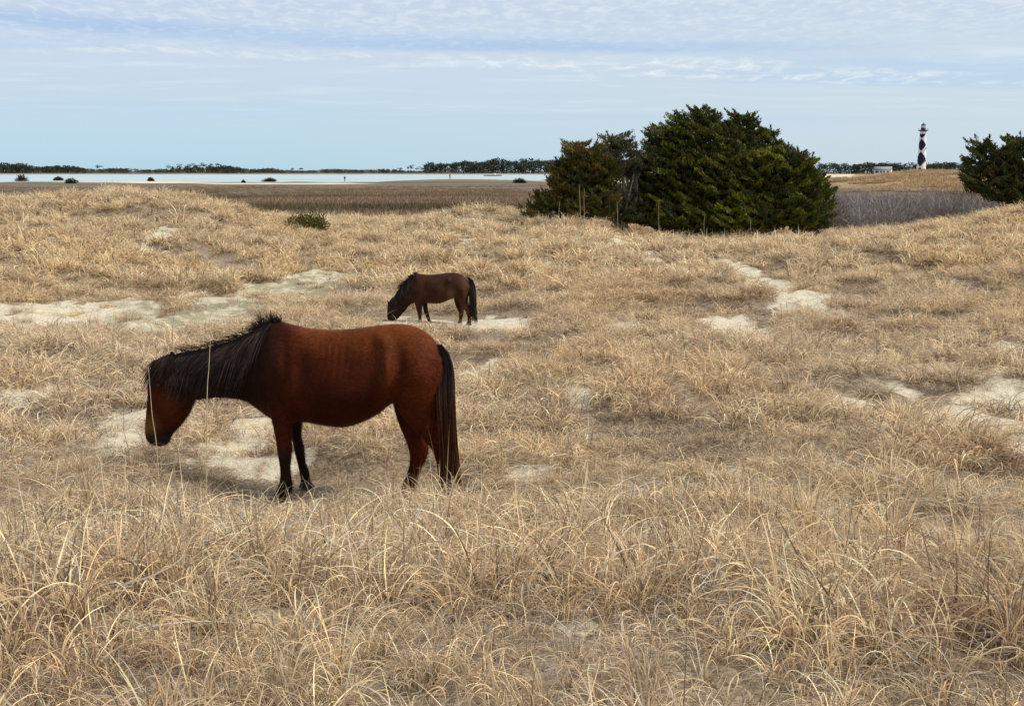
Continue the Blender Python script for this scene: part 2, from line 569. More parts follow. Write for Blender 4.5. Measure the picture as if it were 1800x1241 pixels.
def marsh_material():
    m, t, b = new_mat('marsh grass plain')
    a = t.node('ShaderNodeAttribute', attribute_name='col')
    sp = t.node('ShaderNodeSeparateColor', ins={0: a.outputs['Color']})
    g = t.node('ShaderNodeNewGeometry').outputs['Position']
    mp = t.node('ShaderNodeMapping', ins={0: g, 3: (0.15, 1.0, 1.0)}).outputs[0]
    n1 = t.noise(mp, 0.045, 5, 0.6, 0.5); n2 = t.noise(mp, 0.35, 5, 0.6); n3 = t.noise(g, 2.5, 4, 0.6)
    c1 = t.mix(t.rng(n1, 0.38, 0.58), (0.095, 0.070, 0.042), (0.180, 0.145, 0.112))
    c1 = t.mix(t.rng(n2, 0.40, 0.68, 0, 0.55), c1, (0.225, 0.185, 0.150))
    c1 = t.mix(t.rng(n3, 0.45, 0.7, 0, 0.5), c1, (0.10, 0.08, 0.045))
    n4 = t.noise(mp, 0.12, 3)
    c1 = t.mix(t.rng(n4, 0.52, 0.7, 0, 0.7), c1, (0.13, 0.08, 0.045))
    nr = t.noise(g, 0.12, 5, 0.65); nr2 = t.noise(g, 0.5, 4)
    rc = t.mix(t.rng(nr, 0.40, 0.6), (0.21, 0.135, 0.068), (0.36, 0.245, 0.13))
    rc = t.mix(t.rng(nr2, 0.56, 0.72), rc, (0.52, 0.42, 0.28))
    col = t.mix(sp.outputs[0], c1, rc)
    sandf = t.math('MULTIPLY', sp.outputs[1], t.rng(t.noise(mp, 0.25, 4), 0.34, 0.5))
    col = t.mix(t.rng(sandf, 0.18, 0.45), col, (0.60, 0.52, 0.39))
    col = t.mix(t.math('MULTIPLY', sp.outputs[2], 0.6), col, (0.20, 0.15, 0.10))
    t.set(b.inputs['Base Color'], col)
    b.inputs['Roughness'].default_value = 0.95
    b.inputs['Specular IOR Level'].default_value = 0.05
    t.set(b.inputs['Normal'], t.bump(n3, 0.8, 0.3))
    return m


marsh = obj('marsh', mesh_np('marsh', v, f, [marsh_material()], True, c))
tag(marsh, 'flat brown salt marsh stretching to the water', kind='structure')

# --- water
m, t, b = new_mat('shallow sound water')
g = t.node('ShaderNodeNewGeometry').outputs['Position']
mp = t.node('ShaderNodeMapping', ins={0: g, 3: (0.3, 1.0, 1.0)}).outputs[0]
b.inputs['Roughness'].default_value = 0.22
b.inputs['IOR'].default_value = 1.33
b.inputs['Specular IOR Level'].default_value = 0.6
t.set(b.inputs['Base Color'], t.mix(t.rng(t.noise(mp, 0.02, 4), 0.35, 0.65), (0.30, 0.40, 0.39), (0.40, 0.49, 0.47)))
t.set(b.inputs['Normal'], t.bump(t.noise(mp, 1.2, 3), 0.25, 0.2))
v, f, _, _ = polar_grid(np.linspace(-math.pi, math.pi, 120), np.geomspace(150, 12000, 40), lambda x, y: np.full_like(x, WATER_Z))
water = obj('water', mesh_np('water', v, f, [m], True))
tag(water, 'pale calm sound water beyond the marsh', kind='structure')


# --- far shore (low land across the water)
def far_z(x, y):
    r = np.hypot(x, y); th = np.arctan2(x, y)
    edge = 1420 + 60 * np.sin(th * 11) + 20 * np.sin(th * 47)
    return WATER_Z - 0.6 + sstep(r - edge, -20, 60) * (1.6 + (fbm(x, y, 0.02, 3) - 0.5) * 0.8)


v, f, fx, fy = polar_grid(np.linspace(-0.75, 0.12, 300), np.geomspace(1300, 5200, 50), far_z)
m = flat_mat('far shore scrub', (0.20, 0.15, 0.11), 0.95, 0.35, 0.02)
shore = obj('far_shore', mesh_np('far_shore', v, f, [m], True))
tag(shore, 'low scrubby far shore across the water', kind='structure')


# ------------------------------------------------------------------ grass
def grass_material(name, transl=0.35, tint=True):
    m, t, b = new_mat(name)
    a = t.node('ShaderNodeAttribute', attribute_name='col').outputs['Color']
    g = t.node('ShaderNodeNewGeometry').outputs['Position']
    oi = t.node('ShaderNodeObjectInfo').outputs['Random']
    col = a
    if tint:
        n1 = t.noise(g, 0.10, 3); n2 = t.noise(g, 0.9, 3); n3 = t.noise(g, 0.35, 3)
        col = t.mix(t.rng(n1, 0.42, 0.62, 0, 0.55), col, t.mix(1.0, col, (1.05, 0.975, 0.83), 'MULTIPLY'))
        col = t.mix(t.rng(n2, 0.50, 0.66, 0, 0.75), col, t.mix(1.0, col, (0.76, 0.71, 0.69), 'MULTIPLY'))
        col = t.mix(t.rng(n3, 0.52, 0.68, 0, 0.6), col, t.mix(1.0, col, (0.88, 0.84, 0.82), 'MULTIPLY'))
        br = t.rng(oi, 0.0, 1.0, 0.66, 1.22, False)
        col = t.mix(1.0, col, t.vmath('MULTIPLY', (1, 1, 1), br), 'MULTIPLY')
    if name == 'marsh reeds':
        mp = t.node('ShaderNodeMapping', ins={0: g, 3: (0.12, 1.0, 0.0)}).outputs[0]
        nb = t.noise(mp, 0.05, 5, 0.6, 0.5)
        col = t.mix(1.0, col, t.mix(t.rng(nb, 0.38, 0.60), (0.52, 0.49, 0.40), (1.12, 1.04, 1.02)), 'MULTIPLY')
    t.set(b.inputs['Base Color'], col)
    b.inputs['Roughness'].default_value = 0.6
    b.inputs['Specular IOR Level'].default_value = 0.2
    tr = t.node('ShaderNodeBsdfTranslucent', ins={0: col})
    mx_ = t.node('ShaderNodeMixShader', ins={0: transl})
    t.l.new(b.outputs[0], mx_.inputs[1]); t.l.new(tr.outputs[0], mx_.inputs[2])
    t.l.new(mx_.outputs[0], m.node_tree.nodes['Material Output'].inputs[0])
    return m


G_DUNE = grass_material('dry dune grass')
G_MARSH = grass_material('marsh reeds', 0.2, False)

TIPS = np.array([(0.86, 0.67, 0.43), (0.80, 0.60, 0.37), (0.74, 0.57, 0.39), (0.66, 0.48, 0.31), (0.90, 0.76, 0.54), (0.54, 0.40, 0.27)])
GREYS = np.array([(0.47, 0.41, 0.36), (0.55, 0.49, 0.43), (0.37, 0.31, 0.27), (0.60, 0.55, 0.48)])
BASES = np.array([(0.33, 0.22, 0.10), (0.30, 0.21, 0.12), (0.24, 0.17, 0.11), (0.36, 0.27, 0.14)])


def tuft(n, K, length, width, spread, seed, tilt=(0.0, 0.5), bend=(0.6, 2.6), greyf=0.2, lie=False, darkf=0.08, bundle=False, straight=0.06, hue=(1, 1, 1)):
    g = np.random.default_rng(seed)
    L = g.uniform(*length, n)
    az = g.uniform(0, 2 * math.pi, n)
    rr_ = spread * np.sqrt(g.random(n))
    if bundle: rr_ = 0.02 * g.random(n)
    base = np.stack([rr_ * np.cos(az), rr_ * np.sin(az), np.full(n, -0.01)], -1)
    az2 = az + g.normal(0, 0.9, n)
    t0 = g.uniform(*tilt, n)
    bd = g.uniform(*bend, n)
    st = g.random(n) < straight
    bd[st] *= 0.12; t0[st] *= 0.7
    tw = g.normal(0, 0.7, n)
    s = np.linspace(0, 1, K)
    phi = t0[:, None] + bd[:, None] * s[None] ** g.uniform(1.0, 2.2, n)[:, None]
    if lie:
        phi = np.pi / 2 + 0.25 * np.sin(s[None] * g.uniform(3, 7, n)[:, None] + g.uniform(0, 6, n)[:, None])
        tw = g.normal(0, 2.2, n)
        base[:, 2] = g.uniform(0.004, 0.05, n)
    a = az2[:, None] + tw[:, None] * s[None] ** 1.5
    d = np.stack([np.sin(phi) * np.cos(a), np.sin(phi) * np.sin(a), np.cos(phi)], -1)
    ds = (L / (K - 1))[:, None, None]
    p = base[:, None] + np.concatenate([np.zeros((n, 1, 3)), np.cumsum(d[:, :-1] * ds, 1)], 1)
    p[..., 2] = np.maximum(p[..., 2], 0.003 + 0.01 * g.random((n, 1)))
    side = unit(np.stack([-np.sin(a), np.cos(a), np.zeros_like(a)], -1))
    up_ = unit(np.cross(d, side))
    ro = g.normal(0, 0.6, n)[:, None, None] + (s * 1.0)[None, :, None] * g.normal(0, 1.0, n)[:, None, None]
    side = side * np.cos(ro) + up_ * np.sin(ro)
    w = (g.uniform(0.65, 1.3, n) * width)[:, None] * (1 - 0.88 * s[None] ** 2.0)
    w[:, 0] *= 0.8
    tip = np.minimum(TIPS[g.integers(0, len(TIPS), n)] * g.uniform(0.82, 1.28, (n, 1)), 0.95)
    gm = g.random(n) < greyf
    tip[gm] = GREYS[g.integers(0, len(GREYS), gm.sum())]
    bc = BASES[g.integers(0, len(BASES), n)] * g.uniform(0.8, 1.2, (n, 1))
    bc[gm] = tip[gm] * 0.8
    dk = g.random(n) < darkf
    tip[dk] = (0.26, 0.19, 0.12); bc[dk] = (0.18, 0.13, 0.09)
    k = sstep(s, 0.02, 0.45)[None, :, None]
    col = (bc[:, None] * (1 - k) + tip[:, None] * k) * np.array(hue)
    return ribbons(p, w, side, col)


def make_tufts(tag_, count, **kw):
    coll = bpy.data.collections.new(tag_)
    for i in range(count):
        parts = kw['fn'](i)
        vs, fs, cs, o = [], [], [], 0
        for v_, f_, c_ in parts:
            vs.append(v_); fs.append(f_ + o); cs.append(c_); o += len(v_)
        me = mesh_np('%s_%02d' % (tag_, i), np.concatenate(vs), np.concatenate(fs), [kw['mat']], True, np.concatenate(cs))
        o_ = bpy.data.objects.new('%s_%02d' % (tag_, i), me)
        coll.objects.link(o_)
    return coll


def scatter(name, coll, pts, rot, scl, n_proto, seed=0, idx=None):
    me = bpy.data.meshes.new(name)
    N = len(pts)
    me.vertices.add(N); me.vertices.foreach_set('co', pts.astype(np.float32).ravel())
    a = me.attributes.new('rot', 'FLOAT_VECTOR', 'POINT'); a.data.foreach_set('vector', rot.astype(np.float32).ravel())
    a = me.attributes.new('scl', 'FLOAT_VECTOR', 'POINT'); a.data.foreach_set('vector', scl.astype(np.float32).ravel())
    a = me.attributes.new('idx', 'INT', 'POINT')
    a.data.foreach_set('value', (np.random.default_rng(seed).integers(0, n_proto, N) if idx is None else idx).astype(np.int32))
    o = obj(name, me)
    ng = bpy.data.node_groups.new(name + ' scatter', 'GeometryNodeTree')
    ng.interface.new_socket('Geometry', in_out='INPUT', socket_type='NodeSocketGeometry')
    ng.interface.new_socket('Geometry', in_out='OUTPUT', socket_type='NodeSocketGeometry')
    n = ng.nodes; l = ng.links
    gi = n.new('NodeGroupInput'); go = n.new('NodeGroupOutput')
    ci = n.new('GeometryNodeCollectionInfo'); ci.inputs[0].default_value = coll
    ci.inputs['Separate Children'].default_value = True; ci.inputs['Reset Children'].default_value = True
    ip = n.new('GeometryNodeInstanceOnPoints')
    def attr(nm, ty):
        q = n.new('GeometryNodeInputNamedAttribute'); q.data_type = ty; q.inputs[0].default_value = nm
        return [s_ for s_ in q.outputs if s_.enabled and s_.name == 'Attribute'][0]
    er = n.new('FunctionNodeEulerToRotation')
    l.new(attr('rot', 'FLOAT_VECTOR'), er.inputs[0])
    l.new(gi.outputs[0], ip.inputs['Points']); l.new(ci.outputs[0], ip.inputs['Instance'])
    ip.inputs['Pick Instance'].default_value = True
    l.new(attr('idx', 'INT'), ip.inputs['Instance Index'])
    l.new(er.outputs[0], ip.inputs['Rotation'])
    l.new(attr('scl', 'FLOAT_VECTOR'), ip.inputs['Scale'])
    l.new(ip.outputs[0], go.inputs[0])
    md = o.modifiers.new('scatter', 'NODES'); md.node_group = ng
    return o


def points(r0, r1, dens, seed, half=0.56, pw=2.0):
    g = np.random.default_rng(seed)
    area = half * (r1 ** 2 - r0 ** 2)
    N = int(area * dens)
    r = np.sqrt(g.uniform(r0 ** 2, r1 ** 2, N)); th = g.uniform(-half, half, N)
    return r * np.sin(th), r * np.cos(th), g


def grass_pass(name, label, coll, n_proto, r0, r1, dens, seed, sc=(0.7, 1.25), half=0.56, inv=False, tall=None, shade_from=None):
    x, y, g = points(r0, r1, dens, seed, half)
    cov, sm, pm = cover(x, y)
    keep = g.random(len(x)) < (np.clip(1.1 - cov * 0.35, 0, 1) * (1 - sm * 0.84) * (1 - pm * 0.6) if inv else cov)
    x, y, cov, sm_k = x[keep], y[keep], cov[keep], sm[keep]
    r = np.hypot(x, y)
    # hooves and noses keep a little clearance
    z = terrain(x, y)
    N = len(x)
    hn = 0.66 + 0.62 * sstep(hum(x, y), 0.36, 0.62)
    s = g.uniform(*sc, N) * hn * (0.62 + 0.38 * sstep(cov, 0.15, 0.6)) * (1 - 0.45 * sm_k)
    if tall: s = s * tall(x, y)
    for i_, (fx_, fy_, fr_) in enumerate(FEET):
        rr_ = 0.55 if fr_ < 1 else 1.8
        s = s * (0.42 + 0.58 * sstep(np.hypot(x - fx_, (y - fy_ - 0.1) * 0.8), rr_ * 0.5, rr_))
    rot = np.stack([g.normal(0, 0.13, N), g.normal(0.05, 0.13, N), g.uniform(0, 6.283, N)], -1)
    scl = np.stack([s, s, s * g.uniform(0.75, 1.15, N)], -1)
    idx = None
    if shade_from is not None:
        hollow = 0.85 * (1 - sstep(hum(x, y), 0.38, 0.50)) + 0.06  # hollows get short, darkened grey tufts: shade between hummocks painted in
        idx = np.where(g.random(N) < hollow, g.integers(shade_from, n_proto, N), g.integers(0, shade_from, N))
    o = scatter(name, coll, np.stack([x, y, z], -1), rot, scl, n_proto, seed, idx)
    tag(o, label, 'grass', kind='stuff')
    return o


# prototypes
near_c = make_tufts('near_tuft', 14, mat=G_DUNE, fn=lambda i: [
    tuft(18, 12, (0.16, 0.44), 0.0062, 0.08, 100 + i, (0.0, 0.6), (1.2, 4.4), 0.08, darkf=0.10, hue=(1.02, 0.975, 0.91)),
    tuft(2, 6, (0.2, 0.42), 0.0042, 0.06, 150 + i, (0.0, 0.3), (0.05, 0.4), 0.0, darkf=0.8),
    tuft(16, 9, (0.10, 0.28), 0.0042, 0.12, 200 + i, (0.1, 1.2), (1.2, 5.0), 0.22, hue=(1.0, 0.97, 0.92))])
mid_c = make_tufts('mid_tuft', 14, mat=G_DUNE, fn=lambda i: [
    tuft(26, 9, (0.15, 0.40), 0.0074, 0.12, 300 + i, (0.0, 0.8), (1.2, 4.6), 0.06, darkf=0.08, hue=(1.0, 0.985, 0.97)) if i < 10 else
    tuft(30, 8, (0.10, 0.28), 0.0075, 0.15, 300 + i, (0.2, 1.3), (1.0, 4.6), 0.6, darkf=0.40, hue=(0.54, 0.48, 0.47))])  # later variants: short grey tufts, darkened to paint in hollow shade
far_c = make_tufts('far_tuft', 12, mat=G_DUNE, fn=lambda i: [
    tuft(36, 6, (0.20, 0.50), 0.017, 0.22, 400 + i, (0.0, 0.8), (1.0, 3.8), 0.05, darkf=0.06, hue=(1.0, 0.98, 0.93)) if i < 8 else
    tuft(36, 6, (0.12, 0.34), 0.017, 0.26, 400 + i, (0.2, 1.2), (1.0, 3.8), 0.55, darkf=0.45, hue=(0.55, 0.48, 0.45))])  # last variants carry the hollows' shade in their darker colour
lit_c = make_tufts('litter', 10, mat=G_DUNE, fn=lambda i: [
    tuft(26, 9, (0.10, 0.34), 0.0042, 0.16, 500 + i, greyf=0.62, lie=True, darkf=0.12)])
big_c = make_tufts('big_tuft', 8, mat=G_DUNE, fn=lambda i: [
    tuft(34, 13, (0.35, 0.72), 0.0060, 0.03, 600 + i, (0.0, 0.5), (0.9, 2.8), 0.05, bundle=True, darkf=0.10, hue=(1.03, 0.97, 0.86)),
    tuft(14, 8, (0.15, 0.35), 0.0055, 0.05, 700 + i, (0.0, 0.4), (0.1, 1.0), 0.10, darkf=0.3)])
reed_c = make_tufts('reed_tuft', 8, mat=G_MARSH, fn=lambda i: [
    (lambda q: (q[0], q[1], q[2] * np.array([[0.50, 0.45, 0.40]])))(
        tuft(44, 3, (0.25, 0.55), 0.030, 1.0, 800 + i, (0.0, 0.25), (0.0, 0.6), 0.5, darkf=0.25))])

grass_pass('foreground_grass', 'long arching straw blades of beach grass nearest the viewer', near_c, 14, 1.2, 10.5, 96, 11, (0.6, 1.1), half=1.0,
           tall=lambda x, y: 0.95 - 0.26 * sstep(np.hypot(x, y), 3.5, 6.5))
grass_pass('grass_litter', 'grey curled dead grass litter lying between the tufts', lit_c, 10, 1.2, 19, 34, 12, (0.7, 1.3), half=0.85, inv=True)
grass_pass('big_grass_clumps', 'tall fountain like clumps of beach grass in the foreground', big_c, 8, 2.3, 5.6, 3.0, 13, (0.5, 0.95), half=0.8)
grass_pass('middle_grass', 'short curly dry grass around the horses', mid_c, 14, 9.3, 34, 52, 14, (0.75, 1.25), half=0.68, shade_from=10)
grass_pass('dune_grass', 'tan grass covering the farther dunes', far_c, 12, 31, 92, 11.5, 15, (0.75, 1.3), half=0.60, shade_from=8)

# marsh reeds, upright, only where the plain shows beyond the dunes
x, y, g = points(74, 330, 0.62, 21, 0.50)
r = np.hypot(x, y); th = np.arctan2(x, y)
keep = (g.random(len(x)) < np.clip(1.25 - (r - 80) / 220, 0.08, 1) * (0.35 + 0.65 * sstep(fbm(x * 0.4, y, 0.05, 3), 0.36, 0.52))) & ((th < 0.23) | (r < 200)) & (terrain(x, y, False) < MARSH_Z + 0.25)
x, y = x[keep], y[keep]
N = len(x)
n_pat = fbm(x, y * 0.25, 0.05, 3)
s = g.uniform(0.6, 1.1, N) * (0.5 + 0.9 * sstep(n_pat, 0.3, 0.7)) * (1 - 0.6 * sstep(np.hypot(x, y), 130, 300))
o = scatter('marsh_reeds', reed_c, np.stack([x, y, marsh_z(x, y)], -1),
            np.stack([np.zeros(N), np.zeros(N), g.uniform(0, 6.28, N)], -1), np.stack([s * 1.3, s * 1.3, s], -1), 8, 3)
tag(o, 'brown marsh reeds on the plain behind the dunes', 'reeds', kind='stuff')

# tufts on the ridge below the lighthouse
ridge_c = make_tufts('ridge_tuft', 6, mat=G_DUNE, fn=lambda i: [
    (lambda q: (q[0], q[1], q[2] * np.array([[0.74, 0.66, 0.58]])))(
        tuft(26, 4, (0.4, 0.9), 0.06, 0.7, 900 + i, (0.0, 0.8), (0.6, 2.0), 0.1, darkf=0.15))])
g = np.random.default_rng(31)
N = 9000
r = g.uniform(205, 300, N); th = g.uniform(0.24, 0.50, N)
x, y = r * np.sin(th), r * np.cos(th)
keep = fbm(x, y, 0.12, 3) > 0.44
x, y = x[keep], y[keep]; N = len(x)
s = g.uniform(0.5, 1.2, N)
o = scatter('ridge_grass', ridge_c, np.stack([x, y, marsh_z(x, y)], -1),
            np.stack([np.zeros(N), np.zeros(N), g.uniform(0, 6.28, N)], -1), np.stack([s, s, s], -1), 6, 4)
tag(o, 'orange brown grass on the ridge below the lighthouse', 'grass', kind='stuff')


# ------------------------------------------------------------------ horses
def catmull(P, n):
    P = np.asarray(P, dtype=float)
    Q = np.concatenate([[2 * P[0] - P[1]], P, [2 * P[-1] - P[-2]]])
    out = []
    for i in range(1, len(Q) - 2):
        for k in range(n):
            u = k / n
            out.append(0.5 * ((2 * Q[i]) + (-Q[i - 1] + Q[i + 1]) * u + (2 * Q[i - 1] - 5 * Q[i] + 4 * Q[i + 1] - Q[i + 2]) * u * u
                              + (-Q[i - 1] + 3 * Q[i] - 3 * Q[i + 1] + Q[i + 2]) * u ** 3))
    out.append(Q[-2])
    return np.array(out)


def loft(sections, n_sub=4, seg=28, egg=0.0):
    """sections: (A, B, half_depth) with A, B world points of the two edges"""
    data = np.array([np.concatenate([s[0], s[1], [s[2]]]) for s in sections])
    d = catmull(data, n_sub)
    d[:, 6] = np.maximum(d[:, 6], 0.004)
    ang = np.linspace(0, 2 * math.pi, seg, endpoint=False)
    rings = []
    for q in d:
        A_, B_, h = q[:3], q[3:6], q[6]
        c_ = (A_ + B_) / 2; a1 = (A_ - B_) / 2
        ca, sa = np.cos(ang), np.sin(ang)
        hw = h * (1 - egg * ca)
        rings.append(c_ + a1 * ca[:, None] + np.array([0, 1, 0]) * (hw * sa)[:, None])
    V = np.concatenate(rings + [rings[0].mean(0)[None], rings[-1].mean(0)[None]])
    nr = len(rings)
    F = []
    for i in range(nr - 1):
        a = i * seg + np.arange(seg); b_ = i * seg + (np.arange(seg) + 1) % seg
        F.append(np.stack([a, b_, b_ + seg, a + seg], 1))
    quads = np.concatenate(F)
    a = np.arange(seg); b_ = (a + 1) % seg
    t1 = np.stack([np.full(seg, nr * seg), b_, a], 1)
    l0 = (nr - 1) * seg
    t2 = np.stack([np.full(seg, nr * seg + 1), l0 + a, l0 + b_], 1)
    return V, quads, np.concatenate([t1, t2])


def join_lofts(ls):
    V, Q, T, o = [], [], [], 0
    for v_, q_, t_ in ls:
        V.append(v_); Q.append(q_ + o); T.append(t_ + o); o += len(v_)
    return np.concatenate(V), np.concatenate(Q), np.concatenate(T)


def attr_mat(name, rough=0.6, spec=0.3, bump=0.0, bscale=200.0, sheen=0.0, var=0.2):
    m, t, b = new_mat(name)
    a = t.node('ShaderNodeAttribute', attribute_name='col').outputs['Color']
    g = t.node('ShaderNodeNewGeometry').outputs['Position']
    n = t.noise(g, 30.0, 5, 0.6)
    n2 = t.noise(g, 5.0, 3, 0.5)
    k = t.math('MULTIPLY', t.rng(n, 0.3, 0.7, 1 - var, 1 + var), t.rng(n2, 0.3, 0.7, 1 - var, 1 + var))
    t.set(b.inputs['Base Color'], t.mix(1.0, a, t.vmath('MULTIPLY', (1, 1, 1), k), 'MULTIPLY'))
    b.inputs['Roughness'].default_value = rough
    b.inputs['Specular IOR Level'].default_value = spec
    if sheen: b.inputs['Sheen Weight'].default_value = sheen; b.inputs['Sheen Tint'].default_value = (0.8, 0.4, 0.2, 1)
    if bump:
        mp = t.node('ShaderNodeMapping', ins={0: g, 3: (0.35, 1, 1)}).outputs[0]
        t.set(b.inputs['Normal'], t.bump(t.noise(mp, bscale, 3), bump, 0.01))
    return m


M_COAT = attr_mat('horse coat', 0.55, 0.06, 0.4, 90.0, 0.0, var=0.16)
M_HAIR = attr_mat('horse hair', 0.6, 0.08, 0, 0, 0)
M_HOOF = flat_mat('hoof horn', (0.018, 0.014, 0.012), 0.45, 0.3, 40)
M_EYE = flat_mat('horse eye', (0.012, 0.008, 0.006), 0.08, 0.0, 10)


def to_px(co):
    """world -> photograph pixels"""
    x = co[:, 0]; y = co[:, 1]; z = co[:, 2] - CAMZ
    c_, s_ = math.cos(PITCH), math.sin(PITCH)
    dep = y * c_ - z * s_
    up_ = y * s_ + z * c_
    return CX + FPX * x / dep, CY - FPX * up_ / dep


def build_horse(spec):
    S = spec['scale']            # metres per photograph pixel at the horse
    Yf = spec['Y']
    root_p = spec['root']
    zr = terr1(root_p[0], root_p[1])
    root = empty('horse', (root_p[0], root_p[1], zr), spec['label'], 'horse', 'grazing wild horses')
    ls = []
    for key, egg in (('torso', 0.14), ('neck', 0.05), ('head', 0.0)):
        secs = []
        for (ax, ay), (bx, by), hw, dy in spec[key]:
            Ya = Yf(ax) + dy; Yb = Yf(bx) + dy
            if key == 'head': Ya = Yb = Yf((ax + bx) / 2) + dy
            secs.append((at(ax, ay, Ya), at(bx, by, Yb), hw))
        ls.append(loft(secs, 5, 36, egg))
    hooves = []
    for leg in spec['legs']:
        secs = []
        for (ax, ay), (bx, by), hw, dy in leg:
            Y = Yf((ax + bx) / 2) + dy
            secs.append((at(ax, ay, Y), at(bx, by, Y), hw))
        ls.append(loft(secs[:-1], 5, 24))
        hooves.append(secs[-2:])
    for ear in spec['ears']:
        secs = []
        for (ax, ay), (bx, by), hw, dy in ear:
            Y = Yf((ax + bx) / 2) + dy
            secs.append((at(ax, ay, Y), at(bx, by, Y), hw))
        ls.append(loft(secs, 3, 14))
    V, Q, T = join_lofts(ls)
    tmp = obj('tmp', mesh_np('tmp', V, [Q, T]))
    rm_ = tmp.modifiers.new('r', 'REMESH'); rm_.mode = 'VOXEL'; rm_.voxel_size = spec['voxel']; rm_.use_smooth_shade = True
    sm_ = tmp.modifiers.new('s', 'SMOOTH'); sm_.factor = 0.5; sm_.iterations = spec.get('smooth', 7)
    dg = bpy.context.evaluated_depsgraph_get()
    ev = tmp.evaluated_get(dg)
    me = bpy.data.meshes.new_from_object(ev)
    bpy.data.objects.remove(tmp)
    n = len(me.vertices)
    co = np.empty(n * 3, dtype=np.float32); me.vertices.foreach_get('co', co); co = co.reshape(-1, 3).astype(float)
    px_, py_ = to_px(co)
    yc = np.array([Yf(q) for q in px_])
    near = sstep(yc - co[:, 1], -0.02, 0.12)
    far = sstep(co[:, 1] - yc, -0.02, 0.12)
    disp = np.zeros(n)
    for bx, by, rx, ry, amp in spec['bumps']:
        disp += 1.5 * amp * np.exp(-((px_ - bx) / rx) ** 2 - ((py_ - by) / ry) ** 2)
    disp += spec['ribs'](px_, py_)
    co[:, 1] -= disp * near - disp * far
    me.vertices.foreach_set('co', co.astype(np.float32).ravel())
    me.materials.clear(); me.materials.append(M_COAT)
    cc = spec['coat'](px_, py_, co)
    a = me.attributes.new('col', 'FLOAT_COLOR', 'POINT')
    c4 = np.ones((n, 4), dtype=np.float32); c4[:, :3] = cc
    a.data.foreach_set('color', c4.ravel())
    me.polygons.foreach_set('use_smooth', np.ones(len(me.polygons), dtype=bool))
    me.update()
    bvh = BVHTree.FromPolygons([Vector(q) for q in co], [tuple(p.vertices) for p in me.polygons])
    # short winter coat standing off the skin
    if spec['fur']:
        gg = np.random.default_rng(5)
        nf = spec['fur']
        cen = np.empty(len(me.polygons) * 3, dtype=np.float32); me.polygons.foreach_get('center', cen); cen = cen.reshape(-1, 3)
        nor = np.empty(len(me.polygons) * 3, dtype=np.float32); me.polygons.foreach_get('normal', nor); nor = nor.reshape(-1, 3)
        pv = np.array([p.vertices[0] for p in me.polygons])
        ids = gg.integers(0, len(cen), nf)
        p0 = cen[ids] + gg.normal(0, spec['voxel'] * 0.4, (nf, 3)); nn = nor[ids]
        flow = np.tile(np.array([0.75, 0, -0.6]), (nf, 1)) + gg.normal(0, 0.28, (nf, 3))
        d = unit(nn * gg.uniform(0.2, 0.5, (nf, 1)) + unit(flow - nn * (flow * nn).sum(-1, keepdims=True)))
        Lf = gg.uniform(0.014, 0.030, nf)[:, None]
        sd = unit(np.cross(d, nn)) * 0.0011
        p0 = p0 - nn * 0.001
        V3 = np.stack([p0 - sd, p0 + sd, p0 + d * Lf], 1).reshape(-1, 3)
        F3 = np.arange(nf * 3).reshape(-1, 3)
        fc = cc[pv[ids]] * gg.uniform(0.5, 1.9, (nf, 1))
        fm = mesh_np('coat_fur', V3, F3, [M_COAT], False, np.repeat(fc, 3, 0))
        fo = part('coat_fur', fm, root); tag(fo, kind='stuff')
    part('body', me, root)
    for h in hooves:
        (A1, B1, w1), (A2, B2, w2) = h
        V_, Q_, T_ = loft([(A1, B1, w1 * 0.98), ((A1 * .45 + A2 * .55), (B1 * .45 + B2 * .55), (w1 + w2) / 2), (A2, B2, w2)], 3, 18)
        part('hoof', mesh_np('hoof', V_, [Q_, T_], [M_HOOF], True), root)
    # hair: mane, forelock, tail
    gg = np.random.default_rng(spec['seed'])

    def surf_y(x, z, y_guess):
        h = bvh.ray_cast(Vector((x, y_guess - 1.2, z)), Vector((0, 1, 0)), 1.8)
        return h[0].y if h[0] is not None else None

    def strands(name, roots, ends, n, K, width, col_fn, sag, lift, follow=True, dep=None):
        P = np.zeros((n, K, 3)); C = np.zeros((n, K, 3))
        for i in range(n):
            u = gg.random()
            k = u * (len(roots) - 1); j = min(int(k), len(roots) - 2); fr = k - j
            r0 = np.array(roots[j]) * (1 - fr) + np.array(roots[j + 1]) * fr
            e0 = np.array(ends[j]) * (1 - fr) + np.array(ends[j + 1]) * fr
            r0 = r0 + gg.normal(0, 1.2, 2) * spec['pxu']; ln = gg.uniform(0.55, 1.08)
            e0 = r0 + (e0 - r0) * ln + gg.normal(0, 5.0, 2) * spec['pxu']
            off = lift * gg.uniform(0.2, 1.3)
            last = None
            for q in range(K):
                s_ = q / (K - 1)
                pp = r0 * (1 - s_) + e0 * s_
                pp = pp + np.array([0, -1]) * sag * math.sin(math.pi * s_) * spec['pxu']
                Y = Yf(pp[0])
                w_ = at(pp[0], pp[1], Y)
                if follow:
                    for _ in range(2):
                        sy = surf_y(w_[0], w_[2], Y)
                        if sy is not None:
                            w_ = at(pp[0], pp[1], sy)
                    if sy is None:
                        sy = last if last is not None else Y
                        w_ = at(pp[0], pp[1], sy)
                    last = sy
                    w_[1] -= off * min(1, s_ * 3 + 0.3)
                else:
                    w_[1] += (gg.normal(0, 0.004) + (dep or 0) * (i / n - 0.5))
                P[i, q] = w_
            C[i] = col_fn(gg, K)
        tang = unit(np.gradient(P, axis=1))
        view = np.array([0.0, 1.0, 0.15]) + gg.normal(0, 0.25, (n, 1, 3))
        sd = unit(np.cross(tang, view))
        s_ = np.linspace(0, 1, K)
        wd = (width * gg.uniform(0.6, 1.4, n))[:, None] * (1 - 0.8 * s_ ** 3)[None]
